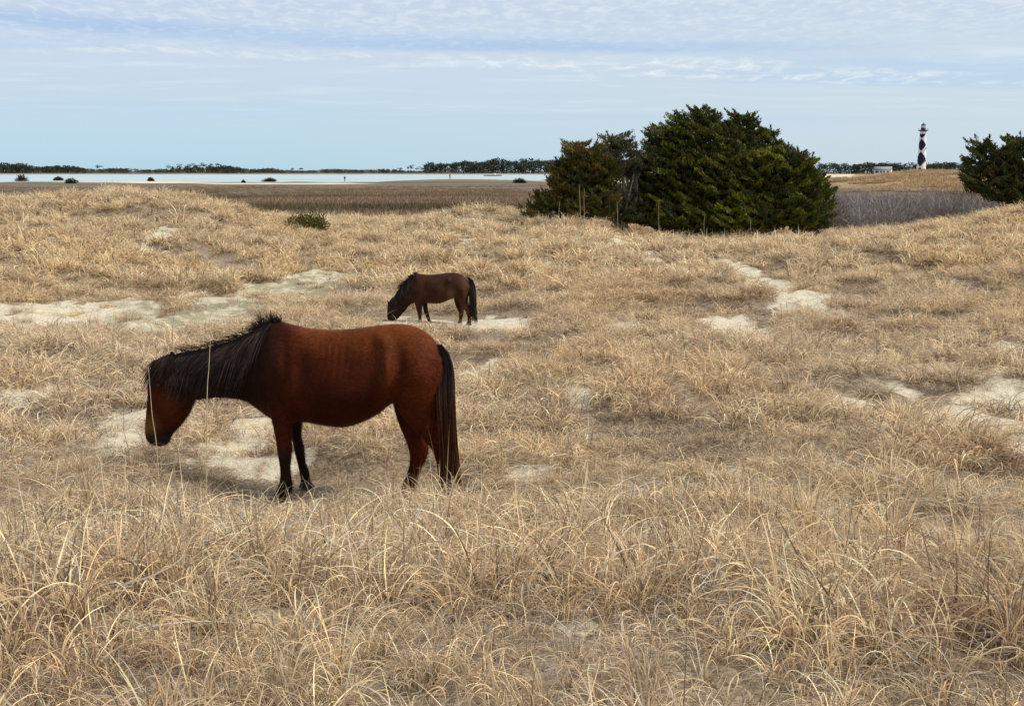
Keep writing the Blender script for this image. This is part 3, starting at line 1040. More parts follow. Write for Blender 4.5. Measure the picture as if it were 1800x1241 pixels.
        v_, f_, c_ = ribbons(P, wd, sd, C)
        part(name, mesh_np(name, v_, f_, [M_HAIR], True, c_), root)

    def dark(gg_, K):
        a_ = np.array([0.010, 0.007, 0.007]) * gg_.uniform(0.6, 1.8)
        b_ = a_ * 1.4
        if gg_.random() < 0.28: b_ = np.array([0.13, 0.08, 0.06]) * gg_.uniform(0.5, 1.2)
        s_ = np.linspace(0, 1, K)[:, None]
        return a_ * (1 - s_) + b_ * s_

    def taily(gg_, K):
        a_ = np.array([0.012, 0.008, 0.007]) * gg_.uniform(0.6, 1.6)
        b_ = np.array([0.022, 0.010, 0.008]) if gg_.random() < 0.35 else np.array([0.095, 0.032, 0.012]) * gg_.uniform(0.4, 1.3)
        s_ = sstep(np.linspace(0, 1, K), 0.15, 0.75)[:, None]
        return a_ * (1 - s_) + b_ * s_

    for nm, ro, en, nn_, sag, lift, fol in spec['hair']:
        strands(nm, ro, en, nn_, 9, spec['hair_w'], dark, sag, lift, fol, 0.05)
    # tail: strands run inside the envelope between its two outlines
    tl = spec['tail']
    n = tl['n']; K = 16
    rows = np.array(tl['rows'], dtype=float)      # py, left, right
    P = np.zeros((n, K, 3)); C = np.zeros((n, K, 3))
    for i in range(n):
        w = gg.random(); dpt = gg.normal(0, 1); endq = gg.uniform(0.72, 1.0)
        ph = gg.uniform(0, 6.28)
        for q in range(K):
            s_ = q / (K - 1) * endq
            py = rows[0, 0] + (rows[-1, 0] - rows[0, 0]) * s_
            Lx = np.interp(py, rows[:, 0], rows[:, 1]); Rx = np.interp(py, rows[:, 0], rows[:, 2])
            px = Lx + (Rx - Lx) * (w + 0.05 * math.sin(ph + s_ * 7))
            Y = Yf(px) + tl['dy'] * sstep(s_, 0, 0.5) + dpt * tl['thick'] * (0.4 + 0.6 * math.sin(math.pi * min(1, s_ + 0.1)))
            P[i, q] = at(px, py, Y)
        C[i] = taily(gg, K) if spec['redtail'] else dark(gg, K)
    tang = unit(np.gradient(P, axis=1))
    sd = unit(np.cross(tang, np.array([0.0, 1.0, 0.1]) + gg.normal(0, 0.3, (n, 1, 3))))
    s_ = np.linspace(0, 1, K)
    wd = (spec['hair_w'] * 1.1 * gg.uniform(0.6, 1.4, n))[:, None] * (1 - 0.75 * s_ ** 4)[None]
    v_, f_, c_ = ribbons(P, wd, sd, C)
    part('tail', mesh_np('tail', v_, f_, [M_HAIR], True, c_), root)
    # nostril
    if 'nostril' in spec:
        nx, ny, nr_ = spec['nostril']
        w_ = at(nx, ny, Yf(nx) - 0.03)
        sy = surf_y(w_[0], w_[2], w_[1])
        if sy is not None:
            w_ = at(nx, ny, sy)
            part('nostril', mesh_np('nostril', *uv_ball((w_[0], w_[1] + nr_ * 0.2, w_[2]), nr_, sq=(0.8, 0.5, 1.25)), [M_EYE], True), root)
    # eye
    ex, ey, er = spec['eye']
    w_ = at(ex, ey, Yf(ex) + spec['eye_dy'])
    sy = surf_y(w_[0], w_[2], w_[1])
    if sy is not None: w_ = at(ex, ey, sy)
    bm_v, bm_f = uv_ball((w_[0], w_[1] + er * 0.35, w_[2]), er)
    part('eye', mesh_np('eye', bm_v, bm_f, [M_EYE], True), root)
    return root


def uv_ball(c_, r_, nu=14, nv=8, sq=(1, 1, 1)):
    th = np.linspace(0, math.pi, nv); ph = np.linspace(0, 2 * math.pi, nu, endpoint=False)
    T, P_ = np.meshgrid(th, ph, indexing='ij')
    V = np.stack([np.sin(T) * np.cos(P_) * sq[0], np.sin(T) * np.sin(P_) * sq[1], np.cos(T) * sq[2]], -1).reshape(-1, 3) * r_ + np.array(c_)
    F = []
    for i in range(nv - 1):
        a = i * nu + np.arange(nu); b_ = i * nu + (np.arange(nu) + 1) % nu
        F.append(np.stack([a, a + nu, b_ + nu, b_], 1))
    return V, np.concatenate(F)


def coat_near(px_, py_, co):
    n = len(px_)
    base = np.tile(np.array([0.066, 0.0115, 0.0042]), (n, 1))
    def mixc(m, c_):
        nonlocal base
        m = np.clip(m, 0, 1)[:, None]
        base = base * (1 - m) + np.array(c_) * m
    k = vnoise(px_, py_, 0.05)
    # sun bleached back, plus highlights painted along back, flank ridge and haunch
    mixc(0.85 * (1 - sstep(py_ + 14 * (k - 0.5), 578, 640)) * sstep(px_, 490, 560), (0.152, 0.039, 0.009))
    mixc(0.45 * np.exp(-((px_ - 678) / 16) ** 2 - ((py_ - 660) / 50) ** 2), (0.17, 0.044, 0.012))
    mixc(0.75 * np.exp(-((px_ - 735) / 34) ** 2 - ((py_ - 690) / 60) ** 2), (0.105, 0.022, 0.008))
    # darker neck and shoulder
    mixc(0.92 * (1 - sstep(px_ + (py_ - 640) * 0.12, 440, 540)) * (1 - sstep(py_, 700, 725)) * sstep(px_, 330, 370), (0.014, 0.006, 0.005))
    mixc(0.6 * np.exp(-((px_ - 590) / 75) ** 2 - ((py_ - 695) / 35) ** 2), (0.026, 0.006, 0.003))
    # stockings
    fl = (px_ < 560)
    mixc(np.where(fl, sstep(py_, 765, 820), 0) * 0.92, (0.020, 0.012, 0.010))
    mixc(np.where(fl & (co[:, 1] > 8.1), sstep(py_, 735, 770), 0) * 0.9, (0.016, 0.010, 0.009))
    mixc(np.where(~fl, sstep(py_, 838, 868), 0) * 0.9, (0.022, 0.013, 0.010))
    # muzzle
    hd = (px_ < 335) & (py_ > 640)
    mixc(np.where(hd, np.exp(-((px_ - 262) / 14) ** 2 - ((py_ - 748) / 16) ** 2), 0) * 0.8, (0.24, 0.11, 0.05))
    mixc(np.where(hd, np.exp(-((px_ - 300) / 22) ** 2 - ((py_ - 710) / 26) ** 2), 0) * 0.6, (0.11, 0.028, 0.010))
    mixc(np.where(hd, sstep(py_, 760, 770), 0) * 0.9, (0.035, 0.022, 0.018))
    mixc(np.where((px_ < 345) & (py_ < 690), 1 - sstep(py_, 655, 690), 0) * 0.85, (0.02, 0.011, 0.009))
    return base * (0.92 + 0.16 * k[:, None]) * np.array([0.84, 0.84, 0.6])


def ribs_near(px_, py_):
    w = np.exp(-((px_ - 590) / 45) ** 2 - ((py_ - 630) / 38) ** 2)
    return 0.0042 * w * np.sin((px_ + (py_ - 600) * 0.18) * 0.52 + 2.5 * vnoise(px_, py_, 0.04)) * (0.4 + vnoise(px_, py_, 0.03))


near_spec = dict(
    label='large chestnut bay horse grazing in the foreground grass with black mane', scale=1 / 250.0, Y=HY, seed=5, pxu=1.0,
    root=(at(640, 885, 8.0)[0], 8.0), voxel=0.011, smooth=6, fur=90000,
    torso=[((447, 612), (462, 690), 0.06, 0), ((462, 580), (462, 722), 0.13, 0), ((482, 566), (482, 737), 0.175, 0), ((510, 570), (510, 741), 0.215, 0),
           ((540, 577), (540, 741), 0.25, 0), ((575, 580), (575, 747), 0.28, 0), ((610, 579), (605, 749), 0.29, 0), ((645, 575), (636, 741), 0.275, 0),
           ((675, 571), (664, 727), 0.25, 0), ((703, 570), (690, 708), 0.235, 0), ((728, 574), (718, 712), 0.225, 0), ((750, 585), (742, 712), 0.20, 0),
           ((766, 602), (760, 705), 0.16, 0), ((775, 625), (772, 690), 0.10, 0), ((779, 645), (778, 668), 0.03, 0)],
    neck=[((500, 566), (505, 722), 0.16, 0), ((480, 567), (480, 735), 0.16, 0), ((458, 581), (457, 722), 0.125, 0), ((425, 597), (434, 706), 0.105, 0), ((392, 609), (405, 700), 0.095, 0),
          ((355, 620), (375, 699), 0.09, 0), ((322, 626), (346, 703), 0.085, 0), ((300, 630), (325, 700), 0.07, 0)],
    head=[((292, 627), (318, 640), 0.05, 0), ((276, 635), (336, 672), 0.075, 0), ((264, 652), (343, 700), 0.088, 0), ((260, 675), (338, 716), 0.09, 0),
          ((259, 700), (328, 735), 0.078, 0), ((257, 724), (314, 752), 0.062, 0), ((255, 746), (303, 764), 0.052, 0), ((255, 763), (298, 775), 0.052, 0),
          ((260, 776), (292, 781), 0.042, 0), ((268, 782), (284, 784), 0.02, 0)],
    legs=[
        # near fore
        [((458, 650), (530, 660), 0.07, -0.10), ((464, 690), (524, 700), 0.075, -0.12), ((473, 722), (517, 728), 0.066, -0.125), ((479, 745), (515, 745), 0.055, -0.125),
         ((484, 770), (513, 770), 0.046, -0.125), ((487, 790), (514, 790), 0.046, -0.125), ((489, 803), (512, 803), 0.040, -0.125), ((492, 825), (511, 825), 0.031, -0.125),
         ((492, 842), (513, 843), 0.034, -0.125), ((489, 853), (515, 857), 0.040, -0.125), ((485, 864), (508, 870), 0.036, -0.125), ((478, 872), (503, 878), 0.045, -0.125), ((470, 889), (501, 890), 0.058, -0.125)],
        # far fore
        [((480, 690), (535, 690), 0.06, 0.12), ((500, 725), (535, 725), 0.06, 0.13), ((507, 745), (531, 745), 0.05, 0.14), ((513, 770), (530, 768), 0.042, 0.15),
         ((517, 790), (535, 788), 0.042, 0.16), ((519, 800), (536, 799), 0.036, 0.16), ((523, 815), (538, 815), 0.03, 0.17),
         ((526, 828), (543, 828), 0.034, 0.18), ((528, 838), (545, 838), 0.036, 0.18), ((528, 846), (546, 845), 0.045, 0.18), ((525, 860), (554, 859), 0.055, 0.18)],
        # near hind
        [((680, 620), (776, 628), 0.07, -0.11), ((684, 665), (778, 660), 0.085, -0.12), ((693, 703), (775, 698), 0.085, -0.12), ((708, 733), (774, 730), 0.075, -0.115),
         ((728, 755), (777, 755), 0.06, -0.11), ((747, 775), (786, 772), 0.048, -0.11), ((758, 790), (795, 784), 0.044, -0.11), ((764, 804), (795, 800), 0.042, -0.11),
         ((768, 822), (791, 820), 0.034, -0.11), ((770, 845), (789, 845), 0.033, -0.11), ((768, 862), (793, 864), 0.04, -0.11), ((764, 874), (788, 877), 0.04, -0.11),
         ((760, 882), (789, 885), 0.05, -0.11), ((753, 899), (790, 901), 0.06, -0.11)],
        # far hind
        [((690, 640), (770, 640), 0.06, 0.12), ((688, 680), (765, 690), 0.07, 0.13), ((690, 705), (758, 722), 0.07, 0.13), ((697, 735), (752, 748), 0.058, 0.14),
         ((707, 760), (750, 768), 0.048, 0.15), ((716, 782), (754, 785), 0.043, 0.15), ((720, 800), (752, 800), 0.04, 0.15), ((719, 817), (744, 817), 0.034, 0.15),
         ((714, 835), (736, 836), 0.033, 0.15), ((707, 850), (733, 853), 0.04, 0.15), ((706, 859), (730, 862), 0.042, 0.15), ((702, 875), (733, 875), 0.055, 0.15)]],
    ears=[[((289, 660), (301, 660), 0.018, -0.075), ((286, 648), (305, 650), 0.022, -0.10), ((290, 636), (306, 639), 0.018, -0.115), ((298, 625), (304, 628), 0.008, -0.12)],
          [((292, 640), (308, 640), 0.016, 0.05), ((295, 628), (309, 630), 0.018, 0.06), ((298, 620), (307, 622), 0.012, 0.06), ((302, 615), (306, 617), 0.006, 0.06)]],
    bumps=[(671, 594, 13, 14, 0.026), (680, 650, 9, 42, 0.026), (654, 634, 14, 40, -0.011), (700, 622, 14, 30, -0.011), (704, 650, 9, 26, -0.012), (500, 640, 7, 50, -0.008),
           (296, 672, 20, 3, 0.006), (262, 755, 6, 6, 0.006), (272, 776, 14, 1.6, -0.006), (325, 660, 6, 20, -0.01), (500, 795, 5, 8, 0.006), (494, 830, 2.5, 16, -0.004), (506, 830, 2.5, 16, 0.004), (740, 760, 4, 20, -0.008), (758, 745, 6, 26, 0.008), (785, 790, 4, 8, 0.005), (520, 730, 30, 6, -0.004), (735, 650, 28, 34, 0.020), (712, 690, 16, 22, 0.010),
           (757, 640, 10, 25, -0.006), (480, 650, 26, 40, 0.018), (512, 690, 12, 26, 0.016), (528, 640, 14, 34, -0.014), (455, 690, 12, 18, 0.008), (495, 600, 14, 18, -0.008),
           (318, 685, 16, 17, 0.012), (290, 700, 14, 20, -0.008), (272, 700, 5, 30, 0.004), (268, 772, 4, 4, -0.010), (283, 668, 6, 5, 0.008), (600, 700, 50, 25, 0.008)],
    ribs=ribs_near, coat=coat_near, redtail=True, hair_w=0.0027,
    hair=[('mane', [(480, 565), (462, 573), (440, 588), (410, 600), (370, 611), (330, 619), (300, 625)],
           [(432, 640), (415, 694), (398, 702), (368, 706), (330, 708), (308, 704), (292, 690)], 1400, 6, 0.020, True),
          ('mane', [(478, 566), (450, 580), (410, 600), (360, 614), (305, 624)],
           [(425, 618), (385, 650), (335, 662), (300, 668), (280, 662)], 480, 6, 0.028, True),
          ('crest_bristles', [(495, 568), (480, 567), (462, 574), (447, 583)], [(493, 560), (480, 551), (452, 554), (428, 573)], 330, 2, 0.0, False),
          ('crest_bristles', [(450, 582), (420, 596), (380, 608), (320, 620)], [(428, 575), (395, 594), (350, 606), (300, 617)], 220, 3, 0.0, False),
          ('forelock', [(300, 622), (285, 628), (272, 636)], [(262, 690), (256, 682), (253, 670)], 190, 4, 0.012, True)],
    tail=dict(n=800, dy=-0.20, thick=0.022,
              rows=[(606, 766, 776), (620, 771, 788), (640, 773, 795), (665, 770, 798), (700, 768, 799), (750, 771, 801), (800, 773, 805), (845, 774, 811), (884, 776, 824)]),
    eye=(279, 678, 0.020), eye_dy=-0.1, nostril=(263, 769, 0.013))
build_horse(near_spec)

# second horse, far off in the hollow
FS = 25.6
HF = lambda px: FS - (px - 770) / 78.0 * 0.10


def coat_far(px_, py_, co):
    n = len(px_)
    base = np.tile(np.array([0.036, 0.013, 0.007]), (n, 1))
    k = vnoise(px_, py_, 0.15)
    def mixc(m, c_):
        nonlocal base
        m = np.clip(m, 0, 1)[:, None]
        base = base * (1 - m) + np.array(c_) * m
    mixc(0.7 * np.exp(-((px_ - 792) / 7) ** 2 - ((py_ - 515) / 9) ** 2), (0.13, 0.07, 0.03))
    mixc(0.6 * sstep(px_, 805, 815) * (1 - sstep(py_, 548, 556)), (0.070, 0.026, 0.014))
    mixc(0.8 * (1 - sstep(px_, 715, 735)), (0.022, 0.010, 0.008))
    return base * (0.8 + 0.4 * k[:, None])


far_spec = dict(
    label='small dark brown horse grazing farther off in the hollow with lowered head', scale=1 / 78.0, Y=HF, seed=9, pxu=0.3,
    root=(at(785, 570, FS)[0], FS), voxel=0.014, smooth=6, fur=0,
    torso=[((722, 497), (727, 522), 0.05, 0), ((726, 486), (728, 530), 0.13, 0), ((732, 481), (733, 533), 0.19, 0), ((742, 482), (742, 533), 0.23, 0),
           ((755, 483), (754, 533), 0.27, 0), ((768, 482), (767, 534), 0.29, 0), ((780, 480.5), (777, 532.5), 0.27, 0), ((791, 479.5), (787, 528.5), 0.25, 0),
           ((803, 480), (798, 524), 0.235, 0), ((812, 483.5), (808, 524), 0.215, 0), ((820, 489), (817, 523), 0.17, 0), ((825, 498), (823, 515), 0.08, 0), ((826.5, 503), (826, 509), 0.02, 0)],
    neck=[((736, 482), (736, 530), 0.16, 0), ((729, 482), (729, 533), 0.15, 0), ((721, 490), (724, 534), 0.12, 0), ((711, 501), (717, 540), 0.10, 0), ((702, 510), (712, 547), 0.09, 0),
          ((696, 519), (707, 551), 0.085, 0), ((692, 526), (702, 552), 0.06, 0)],
    head=[((690, 522), (703, 530), 0.05, 0), ((684, 530), (707, 542), 0.085, 0), ((681, 539), (707, 551), 0.09, 0), ((680.5, 549), (704, 556), 0.075, 0),
          ((680.5, 558), (698, 562), 0.055, 0), ((682, 565), (695, 567), 0.045, 0), ((685, 569), (692, 570), 0.02, 0)],
    legs=[
        [((724, 508), (745, 512), 0.07, -0.10), ((727, 525), (744, 526), 0.075, -0.12), ((729.5, 536), (743, 536), 0.055, -0.13), ((732.5, 546), (742, 546), 0.045, -0.13),
         ((734, 552), (742.5, 552), 0.045, -0.13), ((735, 558), (741.5, 558), 0.034, -0.13), ((735, 564), (742, 564), 0.036, -0.13), ((734, 566), (742, 567), 0.045, -0.13), ((733, 571), (743, 571), 0.055, -0.13)],
        [((738, 515), (753, 515), 0.06, 0.12), ((742, 530), (752, 530), 0.05, 0.14), ((743, 540), (752, 540), 0.045, 0.15), ((745, 549), (753.5, 549), 0.042, 0.15),
         ((748, 556), (755, 555), 0.034, 0.15), ((750.5, 562), (757, 561), 0.036, 0.15), ((750, 564), (758, 563), 0.044, 0.15), ((749.5, 569), (759.5, 569), 0.053, 0.15)],
        [((797, 500), (826, 502), 0.07, -0.10), ((798, 514), (825, 514), 0.085, -0.11), ((802, 526), (823.5, 524), 0.08, -0.11), ((809, 536), (824, 534), 0.06, -0.11),
         ((814.5, 543), (827.5, 541), 0.048, -0.11), ((818.5, 549), (829.5, 547), 0.044, -0.11), ((821, 556), (828, 555), 0.034, -0.11), ((821.5, 563), (828.5, 563), 0.036, -0.11),
         ((820, 569), (829, 570), 0.046, -0.11), ((818, 576), (830, 576.5), 0.058, -0.11)],
        [((797, 505), (820, 505), 0.06, 0.12), ((797, 521), (818, 524), 0.07, 0.13), ((799, 532), (815.5, 535), 0.055, 0.14), ((802, 541), (815.5, 542), 0.048, 0.15),
         ((805.5, 548), (816, 547), 0.042, 0.15), ((806.5, 554), (814.5, 554), 0.036, 0.15), ((806, 562), (812.5, 562), 0.034, 0.15), ((804.5, 566), (812.5, 567), 0.044, 0.15), ((802, 572), (813, 572.5), 0.055, 0.15)]],
    ears=[[((681, 536), (686, 536), 0.016, -0.05), ((680.5, 531.5), (684.5, 531.5), 0.016, -0.06), ((680, 527.5), (682.5, 528), 0.006, -0.06)],
          [((690, 524), (695, 525), 0.016, 0.05), ((688.5, 520), (691, 521), 0.008, 0.06)]],
    bumps=[(788, 492, 4, 5, 0.02), (781, 505, 6, 10, -0.018), (812, 510, 9, 11, 0.02), (735, 512, 8, 12, 0.02), (746, 508, 5, 12, -0.012)],
    ribs=lambda a, b: 0 * a, coat=coat_far, redtail=False, hair_w=0.010,
    hair=[('mane', [(731, 480), (719, 490), (708, 501), (700, 511), (694, 520)], [(722, 500), (712, 516), (703, 530), (696, 536), (689, 540)], 260, 1, 0.03, True),
          ('crest_bristles', [(734, 481), (724, 486), (712, 497), (702, 508)], [(729, 477), (716, 487), (704, 498), (695, 508)], 150, 1, 0.0, False)],
    tail=dict(n=260, dy=-0.16, thick=0.025,
              rows=[(488, 821, 825), (493, 824, 831), (503, 825, 835), (520, 824.5, 836.5), (535, 825, 837), (550, 827, 838), (570, 829, 840)]),
    eye=(689, 541, 0.018), eye_dy=-0.1)
build_horse(far_spec)


# ------------------------------------------------------------------ cedars
M_LEAF = grass_material('cedar foliage', 0.15, False)
M_IRON = flat_mat('dark iron', (0.05, 0.045, 0.05), 0.5, 0.2, 1.0)
M_BARK = flat_mat('grey cedar bark', (0.20, 0.17, 0.145), 0.9, 0.35, 6.0)
M_TWIG = attr_mat('bare grey twigs', 0.85, 0.1, 0, 0, 0, 0.15)


def tube(pts, r0, r1, seg=7):
    pts = catmull(np.array(pts), 3)
    n = len(pts)
    tg = unit(np.gradient(pts, axis=0))
    a = unit(np.cross(tg, np.array([0.13, 0.97, 0.2]))); b_ = np.cross(tg, a)
    ang = np.linspace(0, 2 * math.pi, seg, endpoint=False)
    rad_ = np.linspace(r0, r1, n)
    V = pts[:, None] + (a[:, None] * np.cos(ang)[None, :, None] + b_[:, None] * np.sin(ang)[None, :, None]) * rad_[:, None, None]
    V = V.reshape(-1, 3)
    F = []
    for i in range(n - 1):
        q = i * seg + np.arange(seg); w = i * seg + (np.arange(seg) + 1) % seg
        F.append(np.stack([q, w, w + seg, q + seg], 1))
    return V, np.concatenate(F)


def merge(lst):
    V, F, o = [], [], 0
    for v_, f_ in lst:
        V.append(v_); F.append(f_ + o); o += len(v_)
    return np.concatenate(V), np.concatenate(F)


def cedar(label, blobs, Y, seed, cols, dens=1.0, wind=-0.35, leaf=0.12, plume=0.5, gaps=0.0, group='wind shaped cedars behind the dune crest', limbs=7, lim_px=None, base_px=None, name='cedar_tree'):
    """blobs: (px, py, rx_px, ry_px, dy_metres). Crown of many flattened sprays on the blobs' shells."""
    g = np.random.default_rng(seed)
    k = px_scale(Y)
    B = []
    for px, py, rx, ry, dy in blobs:
        c_ = at(px, py, Y + dy)
        B.append((c_, np.array([rx * k, max(rx * k * 0.8, 0.5), ry * k])))
    clumps = []      # centre, outward normal, size, plume?
    for bi, (c_, r_) in enumerate(B):
        area = 4 * math.pi * ((r_[0] * r_[1]) ** 1.6 + (r_[0] * r_[2]) ** 1.6 + (r_[1] * r_[2]) ** 1.6) ** (1 / 1.6) / 3 ** (1 / 1.6)
        N = int(area * 60)
        u = unit(g.normal(0, 1, (N, 3)))
        u = u[u[:, 2] > -0.7]
        p = c_ + u * r_ * g.uniform(0.84, 1.04, (len(u), 1))
        ok = np.ones(len(p), bool)
        for bj, (c2, r2) in enumerate(B):
            if bj == bi: continue
            ok &= (((p - c2) / r2) ** 2).sum(1) > 0.66
        p = p[ok]; nrm = unit(u[ok] / r_)
        gap = 0.42 / math.sqrt(dens)
        for q, nn in zip(p, nrm):
            if clumps and np.min(((np.array([k_[0] for k_ in clumps[-400:]]) - q) * np.array([1, 1, 1.45])) ** 2 @ np.ones(3)) < gap * gap: continue
            clumps.append((q, nn))
    clumps = [k_ for k_ in clumps if g.random() > gaps]
    V, F, C = [], [], []
    cols = np.array(cols)

    def slivers(c0, d, L, wfac, cc):
        sd = unit(np.cross(d, g.normal(0, 1, (len(c0), 3)))) * L * wfac
        V.append(np.stack([c0 - sd, c0 + sd, c0 + d * L], 1).reshape(-1, 3))
        C.append(np.repeat(cc, 3, 0))

    for q, nn in clumps:
        base = cols[g.integers(0, len(cols))] * g.uniform(0.75, 1.3)
        sz = g.uniform(0.75, 1.35)
        hdir = unit(np.array([nn[0] + wind, nn[1], 0.0]) + g.normal(0, 0.35, 3) * np.array([1, 1, 0]))
        hside = np.array([-hdir[1], hdir[0], 0])
        ns = int(260 * sz * (leaf / 0.12) ** -1)
        # a tier: domed pad reaching out from the shell, its tip turned up
        uu = unit(g.normal(0, 1, (ns, 3))); uu[:, 2] = np.abs(uu[:, 2]) * 1.1 - 0.12
        uu *= g.uniform(0.55, 1.05, (ns, 1))
        along = uu[:, 0:1] * 0.50 * sz; acr = uu[:, 1:2] * 0.34 * sz; upz = uu[:, 2] * 0.20 * sz
        c0 = q + along * hdir + acr * hside
        c0[:, 2] += upz + 0.30 * sz * np.clip(uu[:, 0], 0, 2) ** 2 - 0.12 * sz * np.clip(-uu[:, 0], 0, 2) - 0.10 * np.abs(uu[:, 1])
        d = unit(hdir * 0.8 + np.array([wind * 0.4, 0, 0.75]) + uu * 0.5 + g.normal(0, 0.35, (ns, 3)))
        L = leaf * g.uniform(0.6, 1.5, (ns, 1))
        cc = base * g.uniform(0.6, 1.45, (ns, 1))
        br = g.random(ns) < 0.04
        cc[br] = np.array([0.15, 0.075, 0.035]) * g.uniform(0.5, 1.2, (br.sum(), 1))
        slivers(c0, d, L, 0.24, cc)
        npl = 0
        if nn[2] > 0.10 and g.random() < plume: npl = g.integers(1, 4)
        elif g.random() < plume * 0.5: npl = 1
        for _ in range(npl):
            m = int(60 * (leaf / 0.12) ** -1)
            o0 = q + hdir * g.uniform(-0.1, 0.45) + hside * g.normal(0, 0.15) + np.array([0, 0, 0.05])
            ax = unit(hdir * 0.5 + np.array([wind * 0.9, 0, g.uniform(0.8, 1.3)]) + g.normal(0, 0.15, 3))
            hl = g.uniform(0.3, 0.62)
            t_ = g.random((m, 1))
            c0 = o0 + ax * hl * t_ + g.normal(0, 1, (m, 3)) * 0.075 * (1.05 - t_)
            d = unit(ax + g.normal(0, 0.4, (m, 3)))
            cc = base * g.uniform(0.6, 1.3, (m, 1))
            br = (g.random(m) < 0.65) & (t_[:, 0] > 0.45)
            cc[br] = np.array([0.14, 0.07, 0.035]) * g.uniform(0.5, 1.2, (br.sum(), 1))
            slivers(c0, d, leaf * g.uniform(0.6, 1.2, (m, 1)), 0.24, cc)
    # inner sprays so the crown is not hollow
    for c_, r_ in B:
        N = int(r_.prod() * 4.19 * 45 * dens * (1 - gaps))
        u = unit(g.normal(0, 1, (N, 3))) * (g.random((N, 1)) ** 0.5) * 0.8
        c0 = c_ + u * r_
        d = unit(u + g.normal(0, 0.8, (N, 3)))
        L = leaf * 2.2 * g.uniform(0.6, 1.4, (N, 1))
        sd = unit(np.cross(d, g.normal(0, 1, (N, 3)))) * L * 0.28
        V.append(np.stack([c0 - sd, c0 + sd, c0 + d * L], 1).reshape(-1, 3))
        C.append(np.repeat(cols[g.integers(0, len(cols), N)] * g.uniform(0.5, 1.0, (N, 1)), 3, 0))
    V = np.concatenate(V); C = np.concatenate(C)
    bx = base_px if base_px is not None else np.mean([b[0] for b in blobs])
    bw = at(bx, 400, Y)
    zb = max(terr1(bw[0], bw[1]), MARSH_Z - 0.1)
    keep = (V.reshape(-1, 3, 3)[:, :, 2].min(1) > zb - 0.1)
    V = V.reshape(-1, 3, 3)[keep].reshape(-1, 3); C = C.reshape(-1, 3, 3)[keep].reshape(-1, 3)
    root = empty(name, (bw[0], bw[1], zb), label, 'tree', group)
    part('crown', mesh_np('crown', V, np.arange(len(V)).reshape(-1, 3), [M_LEAF], False, C), root)
    top = max(B, key=lambda q: q[0][2] + q[1][2])
    hub = np.array([bw[0], bw[1], zb])
    tl = [tube([hub - np.array([0, 0, 0.3]), hub + np.array([0.1, 0, 0.5]), hub * 0.55 + top[0] * 0.45 + np.array([0.25, 0, 0]), top[0] + np.array([0, 0, top[1][2] * 0.55])], 0.24, 0.04)]
    part('trunk', mesh_np('trunk', *merge(tl), [M_BARK], True), root)
    ll = []
    for i in range(limbs):
        c_, r_ = B[g.integers(0, len(B))]
        e = c_ + unit(g.normal(0, 1, 3)) * r_ * g.uniform(0.4, 0.75)
        s0 = hub + np.array([0, 0, g.uniform(0.1, 0.8)])
        mid = s0 * 0.5 + e * 0.5 + np.array([0, 0, -0.25]) + g.normal(0, 0.25, 3)
        ll.append(tube([s0, mid, e], 0.09, 0.015, 5))
        for j in range(5):
            q = mid + (e - mid) * g.random()
            ll.append(tube([q, q + g.normal(0, 0.18, 3) + (e - mid) * 0.12, q + g.normal(0, 0.28, 3) + (e - mid) * 0.2], 0.03, 0.006, 4))
    part('limb', mesh_np('limb', *merge(ll), [M_BARK], True), root)
    return root


GREEN = [(0.088, 0.100, 0.011), (0.056, 0.070, 0.010), (0.135, 0.142, 0.015), (0.036, 0.047, 0.009)]
OLIVE = [(0.095, 0.086, 0.016), (0.070, 0.072, 0.014), (0.125, 0.09, 0.022), (0.050, 0.060, 0.012)]
DULL = [(0.09, 0.105, 0.045), (0.11, 0.10, 0.055), (0.065, 0.08, 0.035)]

cedar('tallest and widest dark green cedar in the middle of the clump', [
    (1235, 270, 58, 56, 0), (1236, 222, 24, 26, 0), (1198, 222, 13, 12, 0.3), (1165, 258, 24, 30, -0.4), (1178, 316, 56, 58, -0.5), (1152, 368, 43, 38, -1.0),
    (1250, 340, 80, 68, -0.6), (1298, 258, 30, 42, 0.4), (1308, 222, 16, 18, 0.4), (1340, 270, 28, 36, 0.5), (1346, 243, 9, 12, 0.5), (1355, 320, 60, 58, 0), (1210, 385, 60, 30, -1.4),
    (1300, 388, 62, 28, -1.6), (1290, 305, 60, 50, -0.8)], 58.5, 41, GREEN, base_px=1240, wind=-0.45)
cedar('sloping dark green cedar at the right end of the clump beside the grey thicket', [
    (1380, 306, 30, 38, 0), (1405, 336, 34, 42, 0), (1418, 295, 7, 12, 0), (1424, 354, 27, 40, 0), (1392, 374, 46, 36, -0.6), (1434, 392, 18, 20, -0.4)], 57.5, 42, GREEN, base_px=1400, wind=0.1)
cedar('brownish olive cedar at the left end of the clump', [
    (1028, 290, 28, 34, 0), (1010, 266, 12, 10, 0), (1000, 322, 24, 36, 0), (990, 354, 16, 28, -0.2), (1014, 374, 32, 22, -0.5), (1052, 308, 26, 34, 0.2), (1045, 362, 32, 30, -0.3)],
    56.5, 43, OLIVE, dens=1.15, gaps=0.05, base_px=1012, wind=-0.15)
cedar('thin half bare cedar with grey limbs showing between olive and large cedar', [
    (1085, 264, 18, 22, 0.4), (1072, 290, 26, 28, 0.4), (1110, 295, 22, 26, 0.4), (1060, 350, 28, 26, 0), (1100, 378, 34, 20, 0), (1120, 268, 10, 12, 0.4)],
    57.2, 44, DULL, dens=0.9, gaps=0.22, base_px=1095, limbs=26, wind=-0.1)
